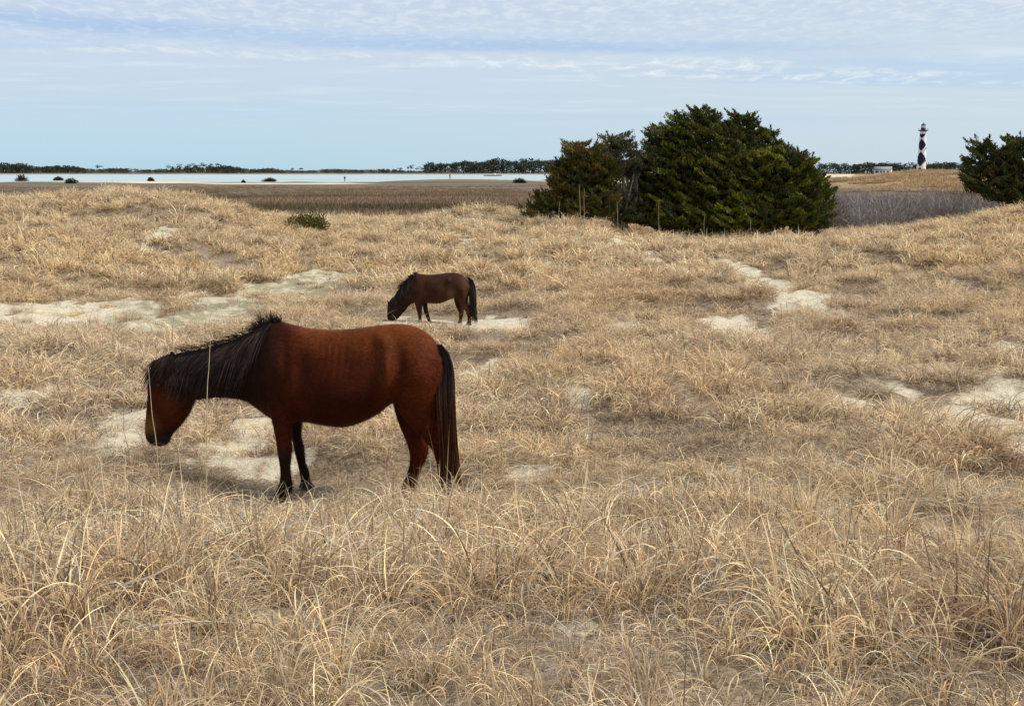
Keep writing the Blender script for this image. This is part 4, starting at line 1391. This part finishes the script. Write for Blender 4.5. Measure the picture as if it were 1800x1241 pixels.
cedar('dark cedar cut off by the right edge of the view', [
    (1728, 282, 26, 22, 0), (1722, 262, 12, 8, 0), (1760, 290, 34, 36, 0), (1775, 262, 22, 14, 0), (1740, 318, 34, 28, -0.3), (1800, 300, 46, 50, 0.3), (1815, 262, 34, 16, 0.3), (1765, 340, 32, 20, -0.3),
    (1850, 320, 50, 55, 0.5), (1712, 305, 12, 8, 0)], 60, 45, [(0.058, 0.075, 0.014), (0.075, 0.068, 0.018), (0.042, 0.056, 0.014)], gaps=0.22, base_px=1790, wind=-0.25)
cedar('small brown tipped cedar sapling leaning out left of the clump', [
    (957, 362, 6, 20, 0), (950, 378, 7, 9, 0), (938, 380, 8, 5, 0)], 56, 46, OLIVE, dens=2.2, limbs=2, leaf=0.10, base_px=955, wind=-0.2, name='cedar_sapling')


# ------------------------------------------------------------------ green shrub on the dune, left of centre
def leafy_shrub(name, label, px, py, Yd, w, h, seed, cols, leaf=0.06, n=2600, group=None, z=None, cat='shrub'):
    g = np.random.default_rng(seed)
    p = at(px, py, Yd)
    zb = terr1(p[0], p[1]) if z is None else z
    root = empty(name, (p[0], p[1], zb), label, cat, group)
    u = unit(g.normal(0, 1, (n, 3))); u[:, 2] = np.abs(u[:, 2])
    lump = 0.55 + 0.7 * vnoise(u[:, 0] * 2 + seed * 1.7, u[:, 1] * 2 + u[:, 2], 2.6)
    c0 = u * np.array([w / 2, w / 2 * 0.8, h]) * (g.random((n, 1)) ** 0.35) * lump[:, None] + np.array([p[0], p[1], zb])
    d = unit(u + np.array([0, 0, 0.5]) + g.normal(0, 0.5, (n, 3)))
    L = leaf * g.uniform(0.6, 1.4, (n, 1))
    sd = unit(np.cross(d, g.normal(0, 1, (n, 3)))) * L * 0.28
    V = np.stack([c0, c0 + d * L * 0.5 + sd, c0 + d * L, c0 + d * L * 0.5 - sd], 1).reshape(-1, 3)
    cols = np.array(cols)
    C = np.repeat(cols[g.integers(0, len(cols), n)] * g.uniform(0.6, 1.4, (n, 1)), 4, 0)
    part('foliage', mesh_np('foliage', V, np.arange(n * 4).reshape(-1, 4), [M_LEAF], False, C), root)
    st = []
    for i in range(10):
        e = np.array([p[0], p[1], zb]) + unit(np.abs(g.normal(0, 1, 3)) * np.array([g.choice([-1, 1]), g.choice([-1, 1]), 1])) * np.array([w * .4, w * .3, h * .8])
        st.append(tube([np.array([p[0], p[1], zb - 0.05]), np.array([p[0], p[1], zb]) * .5 + e * .5, e], 0.02 * h, 0.004 * h, 4))
    part('stem', mesh_np('stem', *merge(st), [M_BARK], True), root)
    return root


h = hit(541, 401)
sy = min(h[1], 58) if h else 52
leafy_shrub('evergreen_shrub', 'low rounded green shrub alone on the dune in front of the marsh', 541, 400, sy, 80 * px_scale(sy), 31 * px_scale(sy), 51,
            [(0.13, 0.125, 0.030), (0.10, 0.105, 0.025), (0.18, 0.155, 0.045), (0.07, 0.07, 0.025)], 0.12, 3000)

# dark bushes on the marsh by the water
BROWN = [(0.050, 0.034, 0.020), (0.035, 0.030, 0.016), (0.028, 0.022, 0.014)]
for px, py, w, h_, lab, seed in (
        (38, 318, 21, 12, 'dark brown bush at the far left of the marsh in front of water', 61),
        (103, 317, 17, 6, 'small low bush on the marsh just above the round green bush', 62),
        (125, 323, 24, 9, 'round green bush low on the left marsh', 63),
        (265, 319, 11, 6, 'little dark bush beside the pale sandbar', 64),
        (428, 322, 5, 4, 'tiny dark bush left of the flat dark thicket', 65),
        (474, 319, 24, 6.5, 'flat dark bush at the water left of centre', 66),
        (914, 323, 25, 8, 'wide dark bush on the marsh left of the cedars', 67)):
    z = MARSH_Z
    d = ray(px, py); Y = (z - CAMZ) / d[2] * d[1]
    k = px_scale(Y)
    leafy_shrub('marsh_bush', lab, px, py, Y, w * k, h_ * k, seed, BROWN if seed != 63 else [(0.04, 0.05, 0.02), (0.03, 0.04, 0.015)], 0.8 * k * 2.2, 1100,
                'dark bushes dotted on the marsh', marsh_z(np.array([at(px, py, Y)[0]]), np.array([Y]))[0])


# ------------------------------------------------------------------ bare grey thicket, right of the cedars
def twigs(n, x0, x1, y0, y1, hmin, hmax, seed, colr, width=0.02, hfun=None, zf=None):
    g = np.random.default_rng(seed)
    x = g.uniform(x0, x1, n); y = g.uniform(y0, y1, n)
    z = zf(x, y)
    H = g.uniform(hmin, hmax, n) * (hfun(x, y) if hfun else 1)
    K = 5
    s = np.linspace(0, 1, K)
    ln = g.normal(0, 0.35, (n, 2))
    start = g.random(n) * 0.45 * H
    P = np.zeros((n, K, 3))
    wob = g.normal(0, 0.07, (n, K, 2))
    for q in range(K):
        P[:, q, 0] = x + ln[:, 0] * s[q] * H * 0.8 + wob[:, q, 0] * s[q]
        P[:, q, 1] = y + ln[:, 1] * s[q] * H * 0.8 + wob[:, q, 1] * s[q]
        P[:, q, 2] = z + start + s[q] * (H - start)
    tg = unit(np.gradient(P, axis=1))
    sd = unit(np.cross(tg, np.array([0, 1.0, 0]) + g.normal(0, 0.4, (n, 1, 3))))
    W_ = (width * g.uniform(0.4, 1.3, n))[:, None] * (1 - 0.8 * s)[None]
    colr = np.array(colr)
    C = np.repeat((colr[g.integers(0, len(colr), n)] * g.uniform(0.7, 1.3, (n, 1)))[:, None], K, 1)
    return ribbons(P, W_, sd, C)


a0 = at(1455, 400, 66)[0]; a1 = at(1740, 380, 66)[0]
zt = lambda x, y: np.maximum(terrain(x, y, False), MARSH_Z)
hf = lambda x, y: (0.80 + 0.30 * fbm(x, y, 0.45, 3)) * (1 - 0.12 * sstep(x, a0 + 6, a1))
TW = [(0.26, 0.23, 0.225), (0.19, 0.155, 0.14), (0.36, 0.33, 0.32), (0.12, 0.095, 0.07), (0.20, 0.16, 0.11), (0.30, 0.27, 0.265)]


def shrub_fans(n, x0, x1, y0, y1, seed):
    """rounded leafless shrubs: curved stems fanning from each base, with forked tips"""
    g = np.random.default_rng(seed)
    P, W_, C = [], [], []
    K = 6
    s_ = np.linspace(0, 1, K)
    for i in range(n):
        bx, by = g.uniform(x0, x1), g.uniform(y0, y1)
        bz = float(zt(np.array([bx]), np.array([by]))[0])
        H = g.uniform(1.7, 3.3) * (1 - 0.08 * sstep(bx, a0 + 6, a1)); wd = g.uniform(1.0, 2.1)
        m = int(g.uniform(240, 340))
        u = unit(g.normal(0, 1, (m, 3)) * np.array([1.25, 1.25, 1.0]) + np.array([g.normal(0, 0.3), 0, 0.25])); u[:, 2] = np.abs(u[:, 2])
        e = u * np.array([wd, wd, H]) * g.uniform(0.45, 1.0, (m, 1))
        st_ = e * g.uniform(0.25, 0.8, (m, 1)) * np.array([0.8, 0.8, 1.0]) + g.normal(0, 0.16, (m, 3))
        e = e + g.normal(0, 0.28, (m, 3)) * np.array([1, 1, 0.3])
        st_[:, 2] = np.maximum(st_[:, 2], 0); e[:, 2] = np.maximum(e[:, 2], 0.05)
        mid = (st_ + e) / 2 + np.array([0, 0, 0.12]) + g.normal(0, 0.08, (m, 3))
        q = ((1 - s_)[None, :, None] ** 2) * st_[:, None] + 2 * (s_ * (1 - s_))[None, :, None] * mid[:, None] + (s_ ** 2)[None, :, None] * e[:, None]
        q = q + g.normal(0, 0.02, (m, K, 3)) + np.array([bx, by, bz])
        P.append(q); W_.append(g.uniform(0.008, 0.025, m))
        col = np.array(TW)[g.integers(0, len(TW))] * 0.75 + np.array(TW)[g.integers(0, len(TW), m)] * 0.25
        C.append(col * g.uniform(0.7, 1.3, (m, 1)))
    P = np.concatenate(P); W_ = np.concatenate(W_); C = np.concatenate(C)
    sd = unit(np.cross(unit(np.gradient(P, axis=1)), np.array([0, 1.0, 0]) + g.normal(0, 0.4, (len(P), 1, 3))))
    return ribbons(P, W_[:, None] * (1 - 0.75 * s_)[None], sd, np.repeat(C[:, None], K, 1))


v1 = shrub_fans(400, a0 - 0.5, a1 + 4.5, 62.5, 86, 71)
o = obj('bare_thicket', mesh_np('bare_thicket', v1[0], v1[1], [M_TWIG], True, v1[2]))
tag(o, 'leafless grey thicket between the cedars below the ridge', 'thicket', kind='stuff')

# tall pale dry stalks standing in front of the cedars and by the horse's head
M_STALK = attr_mat('pale dry stalk', 0.7, 0.2, 0, 0, 0, 0.1)


def stalk(label, pts, Y, r_, group='pale dry grass stalks'):
    P3 = [at(px, py, Y) for px, py in pts]
    base = P3[0].copy(); base[2] = min(base[2], terr1(base[0], base[1]))
    P3 = [base] + P3[1:]
    v_, f_ = tube(P3, r_, r_ * 0.5, 5)
    c_ = np.tile(np.array([0.52, 0.42, 0.25]), (len(v_), 1))
    o_ = obj('dry_stalk', mesh_np('dry_stalk', v_ - base, f_, [M_STALK], True, c_), None, tuple(base))
    tag(o_, label, 'grass stalk', group)


stalk('thin pale stalk crossing the large horse face', [(283, 905), (275, 783), (268, 735), (265, 700), (261, 645)], 7.1, 0.0028)
stalk('thin pale stalk crossing the large horse neck', [(362, 880), (364, 700), (367, 650), (369, 610), (371, 580)], 7.1, 0.0028)
for lab, px, top, bot in (('left tall pale stalk in front of the olive cedar', 983, 352, 395), ('second pale stalk in front of the olive cedar', 1020, 322, 390),
                     ('third pale stalk close beside another in front of the olive cedar', 1027, 330, 392), ('pale stalk in front of the half bare cedar', 1086, 352, 402),
                     ('pale stalk at the left foot of the large cedar', 1158, 348, 408), ('pale stalk at the middle foot of the large cedar', 1238, 378, 412),
                     ('pale stalk at the right foot of the large cedar', 1320, 380, 412)):
    stalk(lab, [(px + 1.5, bot + 5), (px - 0.5, (top + bot) / 2), (px + (px % 5) - 2, top + 2)], 53.0, 0.010)
stalk('thin reddish stem standing over the horse hollow', [(1150, 620), (1128, 600), (1130, 575)], 20.5, 0.006)


# ------------------------------------------------------------------ far woods
def far_trees(n, px0, px1, Y0, Y1, h0, h1, seed, cols, kind='pine', hfun=None, crown_w=0.45, z0=-1.4):
    g = np.random.default_rng(seed)
    V, C = [], []
    for i in range(n):
        px = g.uniform(px0, px1); Y = g.uniform(Y0, Y1)
        p = at(px, 305, Y)
        H = g.uniform(h0, h1) * (hfun(px) if hfun else 1)
        V_, C_ = one_far_tree(g, np.array([p[0], Y, z0]), H, cols, kind, crown_w)
        V.append(V_); C.append(C_)
    return np.concatenate(V), np.concatenate(C)


def one_far_tree(g, p, H, cols, kind, cw):
    cols = np.array(cols)
    nl = {'pine': 46, 'bush': 38, 'sparse': 120}[kind]
    if kind == 'pine':
        lo = 0.5; nb = g.integers(3, 6)
        cb = np.stack([g.normal(0, cw * H * 0.22, nb), g.normal(0, cw * H * 0.22, nb), H * g.uniform(0.62, 0.95, nb)], -1)
        k = g.integers(0, nb, nl)
        c0 = cb[k] + g.normal(0, 1, (nl, 3)) * np.array([0.16, 0.16, 0.055]) * H * cw * 2
        L = H * 0.085
    elif kind == 'sparse':
        nb = 6
        cb = np.stack([g.normal(0, cw * H * 0.42, nb), g.normal(0, cw * H * 0.42, nb), H * g.uniform(0.6, 0.95, nb)], -1)
        k = g.integers(0, nb, nl)
        c0 = cb[k] + g.normal(0, 1, (nl, 3)) * np.array([0.13, 0.13, 0.05]) * H * cw * 2
        L = H * 0.085
    else:
        c0 = g.normal(0, 1, (nl, 3)) * np.array([0.38, 0.38, 0.0]) * H + np.stack([np.zeros(nl), np.zeros(nl), g.random(nl) ** 0.7 * H], -1)
        c0[:, :2] *= np.sqrt(np.maximum(1.05 - (c0[:, 2:3] / H), 0.05)) * 1.1
        L = H * 0.17
    d = unit(g.normal(0, 1, (nl, 3)) + np.array([0, 0, 0.4]))
    Ls = L * g.uniform(0.7, 1.4, (nl, 1))
    sd = unit(np.cross(d, g.normal(0, 1, (nl, 3)))) * Ls * 0.55
    t = np.stack([c0 - sd, c0 + sd, c0 + d * Ls], 1)
    cc = cols[g.integers(0, len(cols), nl)] * g.uniform(0.6, 1.4, (nl, 1))
    tr = []
    if kind != 'bush':
        w = max(0.012 * H, 0.16)
        tr = [[(-w, 0, -0.5), (w, 0, -0.5), (w * .5, 0, H * 0.9)], [(-w, 0, -0.5), (w * .5, 0, H * 0.9), (-w * .5, 0, H * 0.9)],
              [(0, -w, -0.5), (0, w, -0.5), (0, 0, H * 0.9)]]
        t = np.concatenate([t, np.array(tr)])
        cc = np.concatenate([cc, np.tile(np.array([0.075, 0.06, 0.05]), (len(tr), 1))])
    return (t + p).reshape(-1, 3), np.repeat(cc, 3, 0)


def mass(name, label, pieces, cat='woods'):
    V = np.concatenate([p[0] for p in pieces]); C = np.concatenate([p[1] for p in pieces])
    o_ = obj(name, mesh_np(name, V, np.arange(len(V)).reshape(-1, 3), [M_LEAF], False, C))
    tag(o_, label, cat, kind='stuff')


WOOD = [(0.030, 0.040, 0.022), (0.024, 0.034, 0.020), (0.042, 0.048, 0.026)]
SCRUB = [(0.055, 0.050, 0.036), (0.075, 0.058, 0.045), (0.036, 0.042, 0.024)]
RED = [(0.105, 0.075, 0.055), (0.085, 0.060, 0.045)]
left_h = lambda px: (1.0 + 0.18 * math.sin(px * 0.021 + 1) + 0.14 * math.sin(px * 0.067)) * (1.0 - 0.45 * float(sstep(px, 120, 300)) + 0.35 * float(sstep(px, 300, 360))) * (1.0 if px < 480 else 0.75)
mass('far_shore_scrub', 'low dark scrub line along the left far shore', [
    far_trees(950, -200, 490, 1500, 1620, 6, 9.5, 81, WOOD, 'bush', left_h),
    far_trees(480, 470, 760, 1500, 1600, 4.5, 7, 82, WOOD + SCRUB, 'bush', left_h),
    far_trees(260, -200, 760, 1490, 1510, 2.0, 3.5, 83, RED, 'bush')], 'scrub')
ph = lambda px: 0.72 + 0.28 * min(1, max(0, (px - 740) / 140)) + 0.08 * math.sin(px * 0.11)
mass('pine_woods', 'dense pine woods across the water left of the cedars', [
    far_trees(330, 745, 1110, 1500, 1640, 15, 19, 84, WOOD, 'pine', ph, 0.36),
    far_trees(260, 745, 1110, 1495, 1530, 8, 12, 85, WOOD, 'bush', ph),
    far_trees(90, 745, 1110, 1485, 1495, 2, 3, 86, RED, 'bush')])
mass('lighthouse_woods', 'dark woods on the horizon behind the lighthouse', [
    far_trees(260, 1440, 1860, 1330, 1450, 9, 13, 87, WOOD, 'bush', lambda px: 0.9 + 0.15 * math.sin(px * 0.05), z0=-1.8),
    far_trees(130, 1440, 1860, 1320, 1400, 11, 14, 88, WOOD, 'pine', None, 0.45, z0=-1.8)])

for label, px, H, Yv, seed, kind in (
        ('tall thin pine at the far left edge of the far shore', 3, 15, 1560, 91, 'sparse'), ('umbrella pine second from the left on the far shore', 19, 15.5, 1550, 92, 'sparse'),
        ('third of the pines near the left edge of the far shore', 33, 13.5, 1540, 93, 'sparse'), ('fourth pine near the left edge of the far shore', 44, 13.5, 1560, 94, 'sparse'),
        ('lone flat topped pine right of the left pines', 173, 11, 1550, 95, 'sparse'),
        ('leftmost pine of the open grove on the far shore', 300, 11, 1550, 96, 'sparse'), ('second pine of the open grove on the far shore', 317, 12.5, 1540, 97, 'sparse'),
        ('third pine of the open grove on the far shore', 331, 12, 1555, 98, 'sparse'), ('fourth pine of the open grove on the far shore', 345, 13, 1545, 99, 'sparse'),
        ('fifth pine of the open grove on the far shore', 357, 13.3, 1550, 100, 'sparse'), ('sixth pine of the open grove on the far shore', 370, 12.6, 1550, 101, 'sparse'),
        ('seventh pine of the open grove on the far shore', 384, 12.8, 1540, 102, 'sparse'), ('last pine at the right end of the open grove', 398, 10.5, 1550, 103, 'sparse'),
        ('bare pale tree on the low middle shore', 514, 7.5, 1550, 104, 'sparse'), ('second bare pale tree on the low middle shore', 528, 8, 1545, 105, 'sparse'),
        ('small pine left of the last gap before the pine woods', 703, 8, 1540, 106, 'sparse'), ('small leaning pine before the pine woods', 722, 11.5, 1540, 107, 'sparse'),
        ('slender pine just before the pine woods', 733, 9, 1540, 108, 'sparse')):
    g = np.random.default_rng(seed)
    p = at(px, 305, Yv)
    z0 = -1.4
    pale = px in (514, 528)
    V_, C_ = one_far_tree(g, np.array([p[0], Yv, z0]), H, RED if pale else WOOD + SCRUB[:1], kind, 0.42)
    nt = 9
    root = empty('pine_tree', (p[0], Yv, z0), label, 'tree', 'separate pines on the far shore')
    part('crown', mesh_np('crown', V_[:-nt], np.arange(len(V_) - nt).reshape(-1, 3), [M_LEAF], False, C_[:-nt]), root)
    w = 0.34
    tv, tf = tube([(p[0], Yv, z0 - 0.5), (p[0] + g.normal(0, .4), Yv, z0 + H * .5), (p[0], Yv, z0 + H * 0.92)], w, w * 0.4, 5)
    part('trunk', mesh_np('trunk', tv, tf, [M_IRON], True), root)


# ------------------------------------------------------------------ lighthouse
def lathe(profile, seg=48, center=(0, 0, 0)):
    pr = np.array(profile, dtype=float)
    ang = np.linspace(0, 2 * math.pi, seg, endpoint=False)
    V = np.stack([pr[:, 0:1] * np.cos(ang), pr[:, 0:1] * np.sin(ang), np.repeat(pr[:, 1:2], seg, 1)], -1).reshape(-1, 3) + np.array(center)
    F = []
    for i in range(len(pr) - 1):
        a = i * seg + np.arange(seg); b_ = i * seg + (np.arange(seg) + 1) % seg
        F.append(np.stack([a, b_, b_ + seg, a + seg], 1))
    return V, np.concatenate(F)


def box(x0, x1, y0, y1, z0, z1):
    V = np.array([(x, y, z) for z in (z0, z1) for y in (y0, y1) for x in (x0, x1)], dtype=float)
    F = np.array([(0, 2, 3, 1), (4, 5, 7, 6), (0, 1, 5, 4), (2, 6, 7, 3), (0, 4, 6, 2), (1, 3, 7, 5)])
    return V, F


M_WHITE = flat_mat('white paint', (0.84, 0.79, 0.78), 0.6, 0.04, 0.5)
M_BLACK = flat_mat('black paint', (0.010, 0.010, 0.024), 0.5, 0.2, 0.5)
M_GLASS = flat_mat('pale lantern glass', (0.55, 0.62, 0.66), 0.12, 0.05, 1.0)
LY = 1150.0
lp = at(1618.8, 303.5, LY)
kk = px_scale(LY)
zof = lambda py: at(1618.8, py, LY)[2]
Lroot = empty('lighthouse', (lp[0], LY, -2.0), 'tall white lighthouse tower painted with black diamonds', 'lighthouse')
zb, zt_ = -2.0, zof(231.2)
seg, nz = 96, 150
prof = [((7.9 * (1 - s_) + 5.2 * s_) * kk * (1 + 0.06 * (1 - s_) ** 6), zb + (zt_ - zb) * s_) for s_ in np.linspace(0, 1, nz)]
V, F = lathe(prof, seg, (lp[0], LY, 0))
cen = V[F].mean(1)
th = np.arctan2(cen[:, 1] - LY, cen[:, 0] - lp[0])
th0 = math.atan2(-lp[1], -lp[0]) - R(17)
zt2 = zof(235.6)
rows_z = [zof(303.5 + 20), zof(293.6), zof(266.3), zof(244.0), zof(244.0 - 17.5)]      # points where black diamonds meet
mi = np.zeros(len(F), dtype=int)
dth = np.abs((th - th0 + math.pi / 2) % math.pi - math.pi / 2) / (math.pi / 2)
for a, b_ in zip(rows_z[:-1], rows_z[1:]):
    inr = (cen[:, 2] > a) & (cen[:, 2] <= b_)
    s_ = 1 - np.abs((cen[:, 2] - a) / (b_ - a) * 2 - 1)
    mi[inr & (dth < s_ * 0.98)] = 1
mi[cen[:, 2] > zt2] = 0
part('tower', mesh_np('tower', V, F, [M_WHITE, M_BLACK], False, midx=mi), Lroot)
part('gallery', mesh_np('gallery', *lathe([(5.6 * kk, zof(231.2)), (8.2 * kk, zof(230.2)), (8.2 * kk, zof(229.2)), (4.2 * kk, zof(229.2)), (0.01, zof(229.1))], 32, (lp[0], LY, 0)), [M_IRON], True), Lroot)
part('watch_room', mesh_np('watch_room', *lathe([(4.0 * kk, zof(229.2)), (4.0 * kk, zof(225.4)), (0.01, zof(225.3))], 32, (lp[0], LY, 0)), [M_BLACK], True), Lroot)
part('lantern_room', mesh_np('lantern_room', *lathe([(3.4 * kk, zof(225.4)), (3.4 * kk, zof(219.8)), (0.01, zof(219.7))], 32, (lp[0], LY, 0)), [M_GLASS], True), Lroot)
for k_ in range(8):
    a = k_ * math.pi / 4 + 0.2
    x_, y_ = lp[0] + 3.5 * kk * math.cos(a), LY + 3.5 * kk * math.sin(a)
    part('glazing_bar', mesh_np('glazing_bar', *box(x_ - .12, x_ + .12, y_ - .12, y_ + .12, zof(225.4), zof(219.8)), [M_IRON]), Lroot)
rl = [lathe([(8.0 * kk, zof(227.2)), (8.15 * kk, zof(227.1)), (8.15 * kk, zof(227.3)), (8.0 * kk, zof(227.2))], 32, (lp[0], LY, 0))]
for k_ in range(16):
    a = k_ * math.pi / 8
    x_, y_ = lp[0] + 8.05 * kk * math.cos(a), LY + 8.05 * kk * math.sin(a)
    rl.append(box(x_ - .05, x_ + .05, y_ - .05, y_ + .05, zof(229.3), zof(227.2)))
part('railing', mesh_np('railing', *merge(rl), [M_IRON]), Lroot)
part('roof', mesh_np('roof', *lathe([(4.1 * kk, zof(219.9)), (3.5 * kk, zof(219.2)), (2.2 * kk, zof(218.2)), (0.7 * kk, zof(217.4)), (0.35 * kk, zof(216.4)), (0.01, zof(215.2))], 24, (lp[0], LY, 0)), [M_IRON], True), Lroot)
for py_, dx in ((262, 4.2), (284, 5.0)):
    part('window', mesh_np('window', *box(lp[0] + dx * kk - .3, lp[0] + dx * kk + .3, LY - 6.0 * kk - 0.9, LY - 5.0 * kk, zof(py_), zof(py_ - 1.8)), [M_IRON]), Lroot)


# ------------------------------------------------------------------ keeper's house and low buildings
def gable_house(name, label, px0, px1, pyb, pye, pyr, Y, rot, wins, roof_mat, wall_mat, group=None, depth=9.0):
    k = px_scale(Y)
    A_ = at(px0, pyb, Y); B_ = at(px1, pyb, Y)
    L = (B_[0] - A_[0]); zb_ = A_[2]; he = (pyb - pye) * k; hr = (pyb - pyr) * k
    root = empty(name, (A_[0], Y, zb_), label, 'house', group)
    root.rotation_euler = (0, 0, rot)
    def loc(nm, V_, F_, m_, pr=root):
        return obj(nm, mesh_np(nm, V_, F_, [m_]), pr)
    D = depth
    # walls with a gable at each end
    V_ = np.array([(0, 0, -3), (L, 0, -3), (L, D, -3), (0, D, -3), (0, 0, he), (L, 0, he), (L, D, he), (0, D, he), (0, D / 2, hr), (L, D / 2, hr)], dtype=float)
    loc('wall', V_, [np.array([(0, 1, 5, 4), (2, 3, 7, 6), (1, 2, 6, 5), (3, 0, 4, 7)]), np.array([(5, 6, 9), (7, 4, 8)])], wall_mat)
    e = 0.5
    sl = (hr - he) / (D / 2)
    rv = []
    for sgn, y0 in ((1, 0), (-1, D)):
        ye = y0 - sgn * e; ze = he - sl * e
        a = np.array([(-e, ye, ze + .02), (L + e, ye, ze + .02), (L + e, D / 2, hr + .02), (-e, D / 2, hr + .02),
                      (-e, ye, ze + .3), (L + e, ye, ze + .3), (L + e, D / 2, hr + .3), (-e, D / 2, hr + .3)], dtype=float)
        rv.append((a, np.array([(0, 1, 2, 3), (4, 7, 6, 5), (0, 4, 5, 1), (1, 5, 6, 2), (3, 2, 6, 7), (0, 3, 7, 4)])))
    ro = loc('roof', *merge(rv), roof_mat)
    for (wx, wz, ww, wh) in wins:
        w_ = loc('window', *box(wx * L - ww / 2, wx * L + ww / 2, -0.06, 0.1, wz, wz + wh), M_IRON)
        loc('frame', *box(wx * L - ww / 2 - .12, wx * L + ww / 2 + .12, -0.09, 0.05, wz - .15, wz), M_WHITE, w_)
    return root


M_ROOF = flat_mat('grey shingle roof', (0.22, 0.22, 0.24), 0.8, 0.15, 1.0)
M_PORCH = flat_mat('grey porch boards', (0.30, 0.31, 0.32), 0.8, 0.15, 1.0)
gable_house('keepers_house', 'white house with grey gable roof left of the lighthouse', 1536, 1564, 309, 299.2, 294.2, 900, R(-24),
            [(0.18, 2.0, 2.4, 1.7), (0.42, 2.0, 1.2, 1.7), (0.60, 2.0, 1.2, 1.7), (0.84, 2.0, 2.0, 1.7)], M_ROOF, M_WHITE, None, 10)
gable_house('oil_house', 'small dark roofed brick house at the foot of the lighthouse', 1620, 1627, 305, 300.5, 298, 1080, R(5), [(0.5, 0.8, 0.8, 1.0)],
            flat_mat('brown roof', (0.10, 0.06, 0.06), 0.8), flat_mat('brick wall', (0.20, 0.10, 0.08), 0.9), None, 5)
gable_house('white_shed', 'little white shed below the left side of the lighthouse', 1610.5, 1616, 305, 302.6, 301.2, 1040, R(-5), [(0.5, 0.4, 0.6, 0.8)], M_WHITE, M_WHITE, None, 3)

# ------------------------------------------------------------------ small markers and a skiff on the water
M_DARKWOOD = flat_mat('weathered dark wood', (0.055, 0.035, 0.028), 0.9, 0.3, 3.0)
M_REDP = flat_mat('faded red paint', (0.22, 0.05, 0.035), 0.7, 0.2, 3.0)


def marker(label, px, pyb, pyt, Y, mat_, wide, zg):
    p = at(px, pyb, Y); top = at(px, pyt, Y)[2]; k = px_scale(Y)
    root = empty('channel_marker', (p[0], Y, zg), label, 'marker', 'small markers standing by the water')
    hh = top - zg
    obj('post', mesh_np('post', *box(-.14, .14, -.14, .14, -0.5, hh * 0.62), [M_DARKWOOD]), root)
    w = wide * k / 2
    V_, F_ = box(-w, w, -0.12, 0.12, hh * 0.5, hh)
    V_[4:, 0] *= 0.8
    obj('board', mesh_np('board', V_, F_, [mat_]), root)


marker('dark post standing at the edge of the water left of centre', 606, 317, 310.5, 470, M_DARKWOOD, 3.0, WATER_Z)
zz = float(marsh_z(np.array([at(791, 314, 400)[0]]), np.array([400.0]))[0])
marker('red topped post on the little mound by the water', 791, 315, 307, 400, M_REDP, 2.6, zz)
p = at(866, 309.5, 950)
p[2] = WATER_Z
root = empty('skiff', tuple(p), 'low dark skiff lying on the water before the pine woods', 'boat')
Lh = 7.5
xs = np.linspace(-Lh, Lh, 13)
V_, F_ = [], []
for x_ in xs:
    w = 1.1 * (1 - (abs(x_) / Lh) ** 3) + 0.05
    V_ += [(x_, -w, 0.75), (x_, -w * .6, -0.2), (x_, w * .6, -0.2), (x_, w, 0.75)]
V_ = np.array(V_)
for i in range(12):
    for j in range(3): F_.append((i * 4 + j, i * 4 + j + 1, i * 4 + j + 5, i * 4 + j + 4))
obj('hull', mesh_np('hull', V_, np.array(F_), [M_DARKWOOD], True), root)
obj('console', mesh_np('console', *box(1.0, 2.6, -.5, .5, 0.2, 1.7), [M_WHITE]), root)
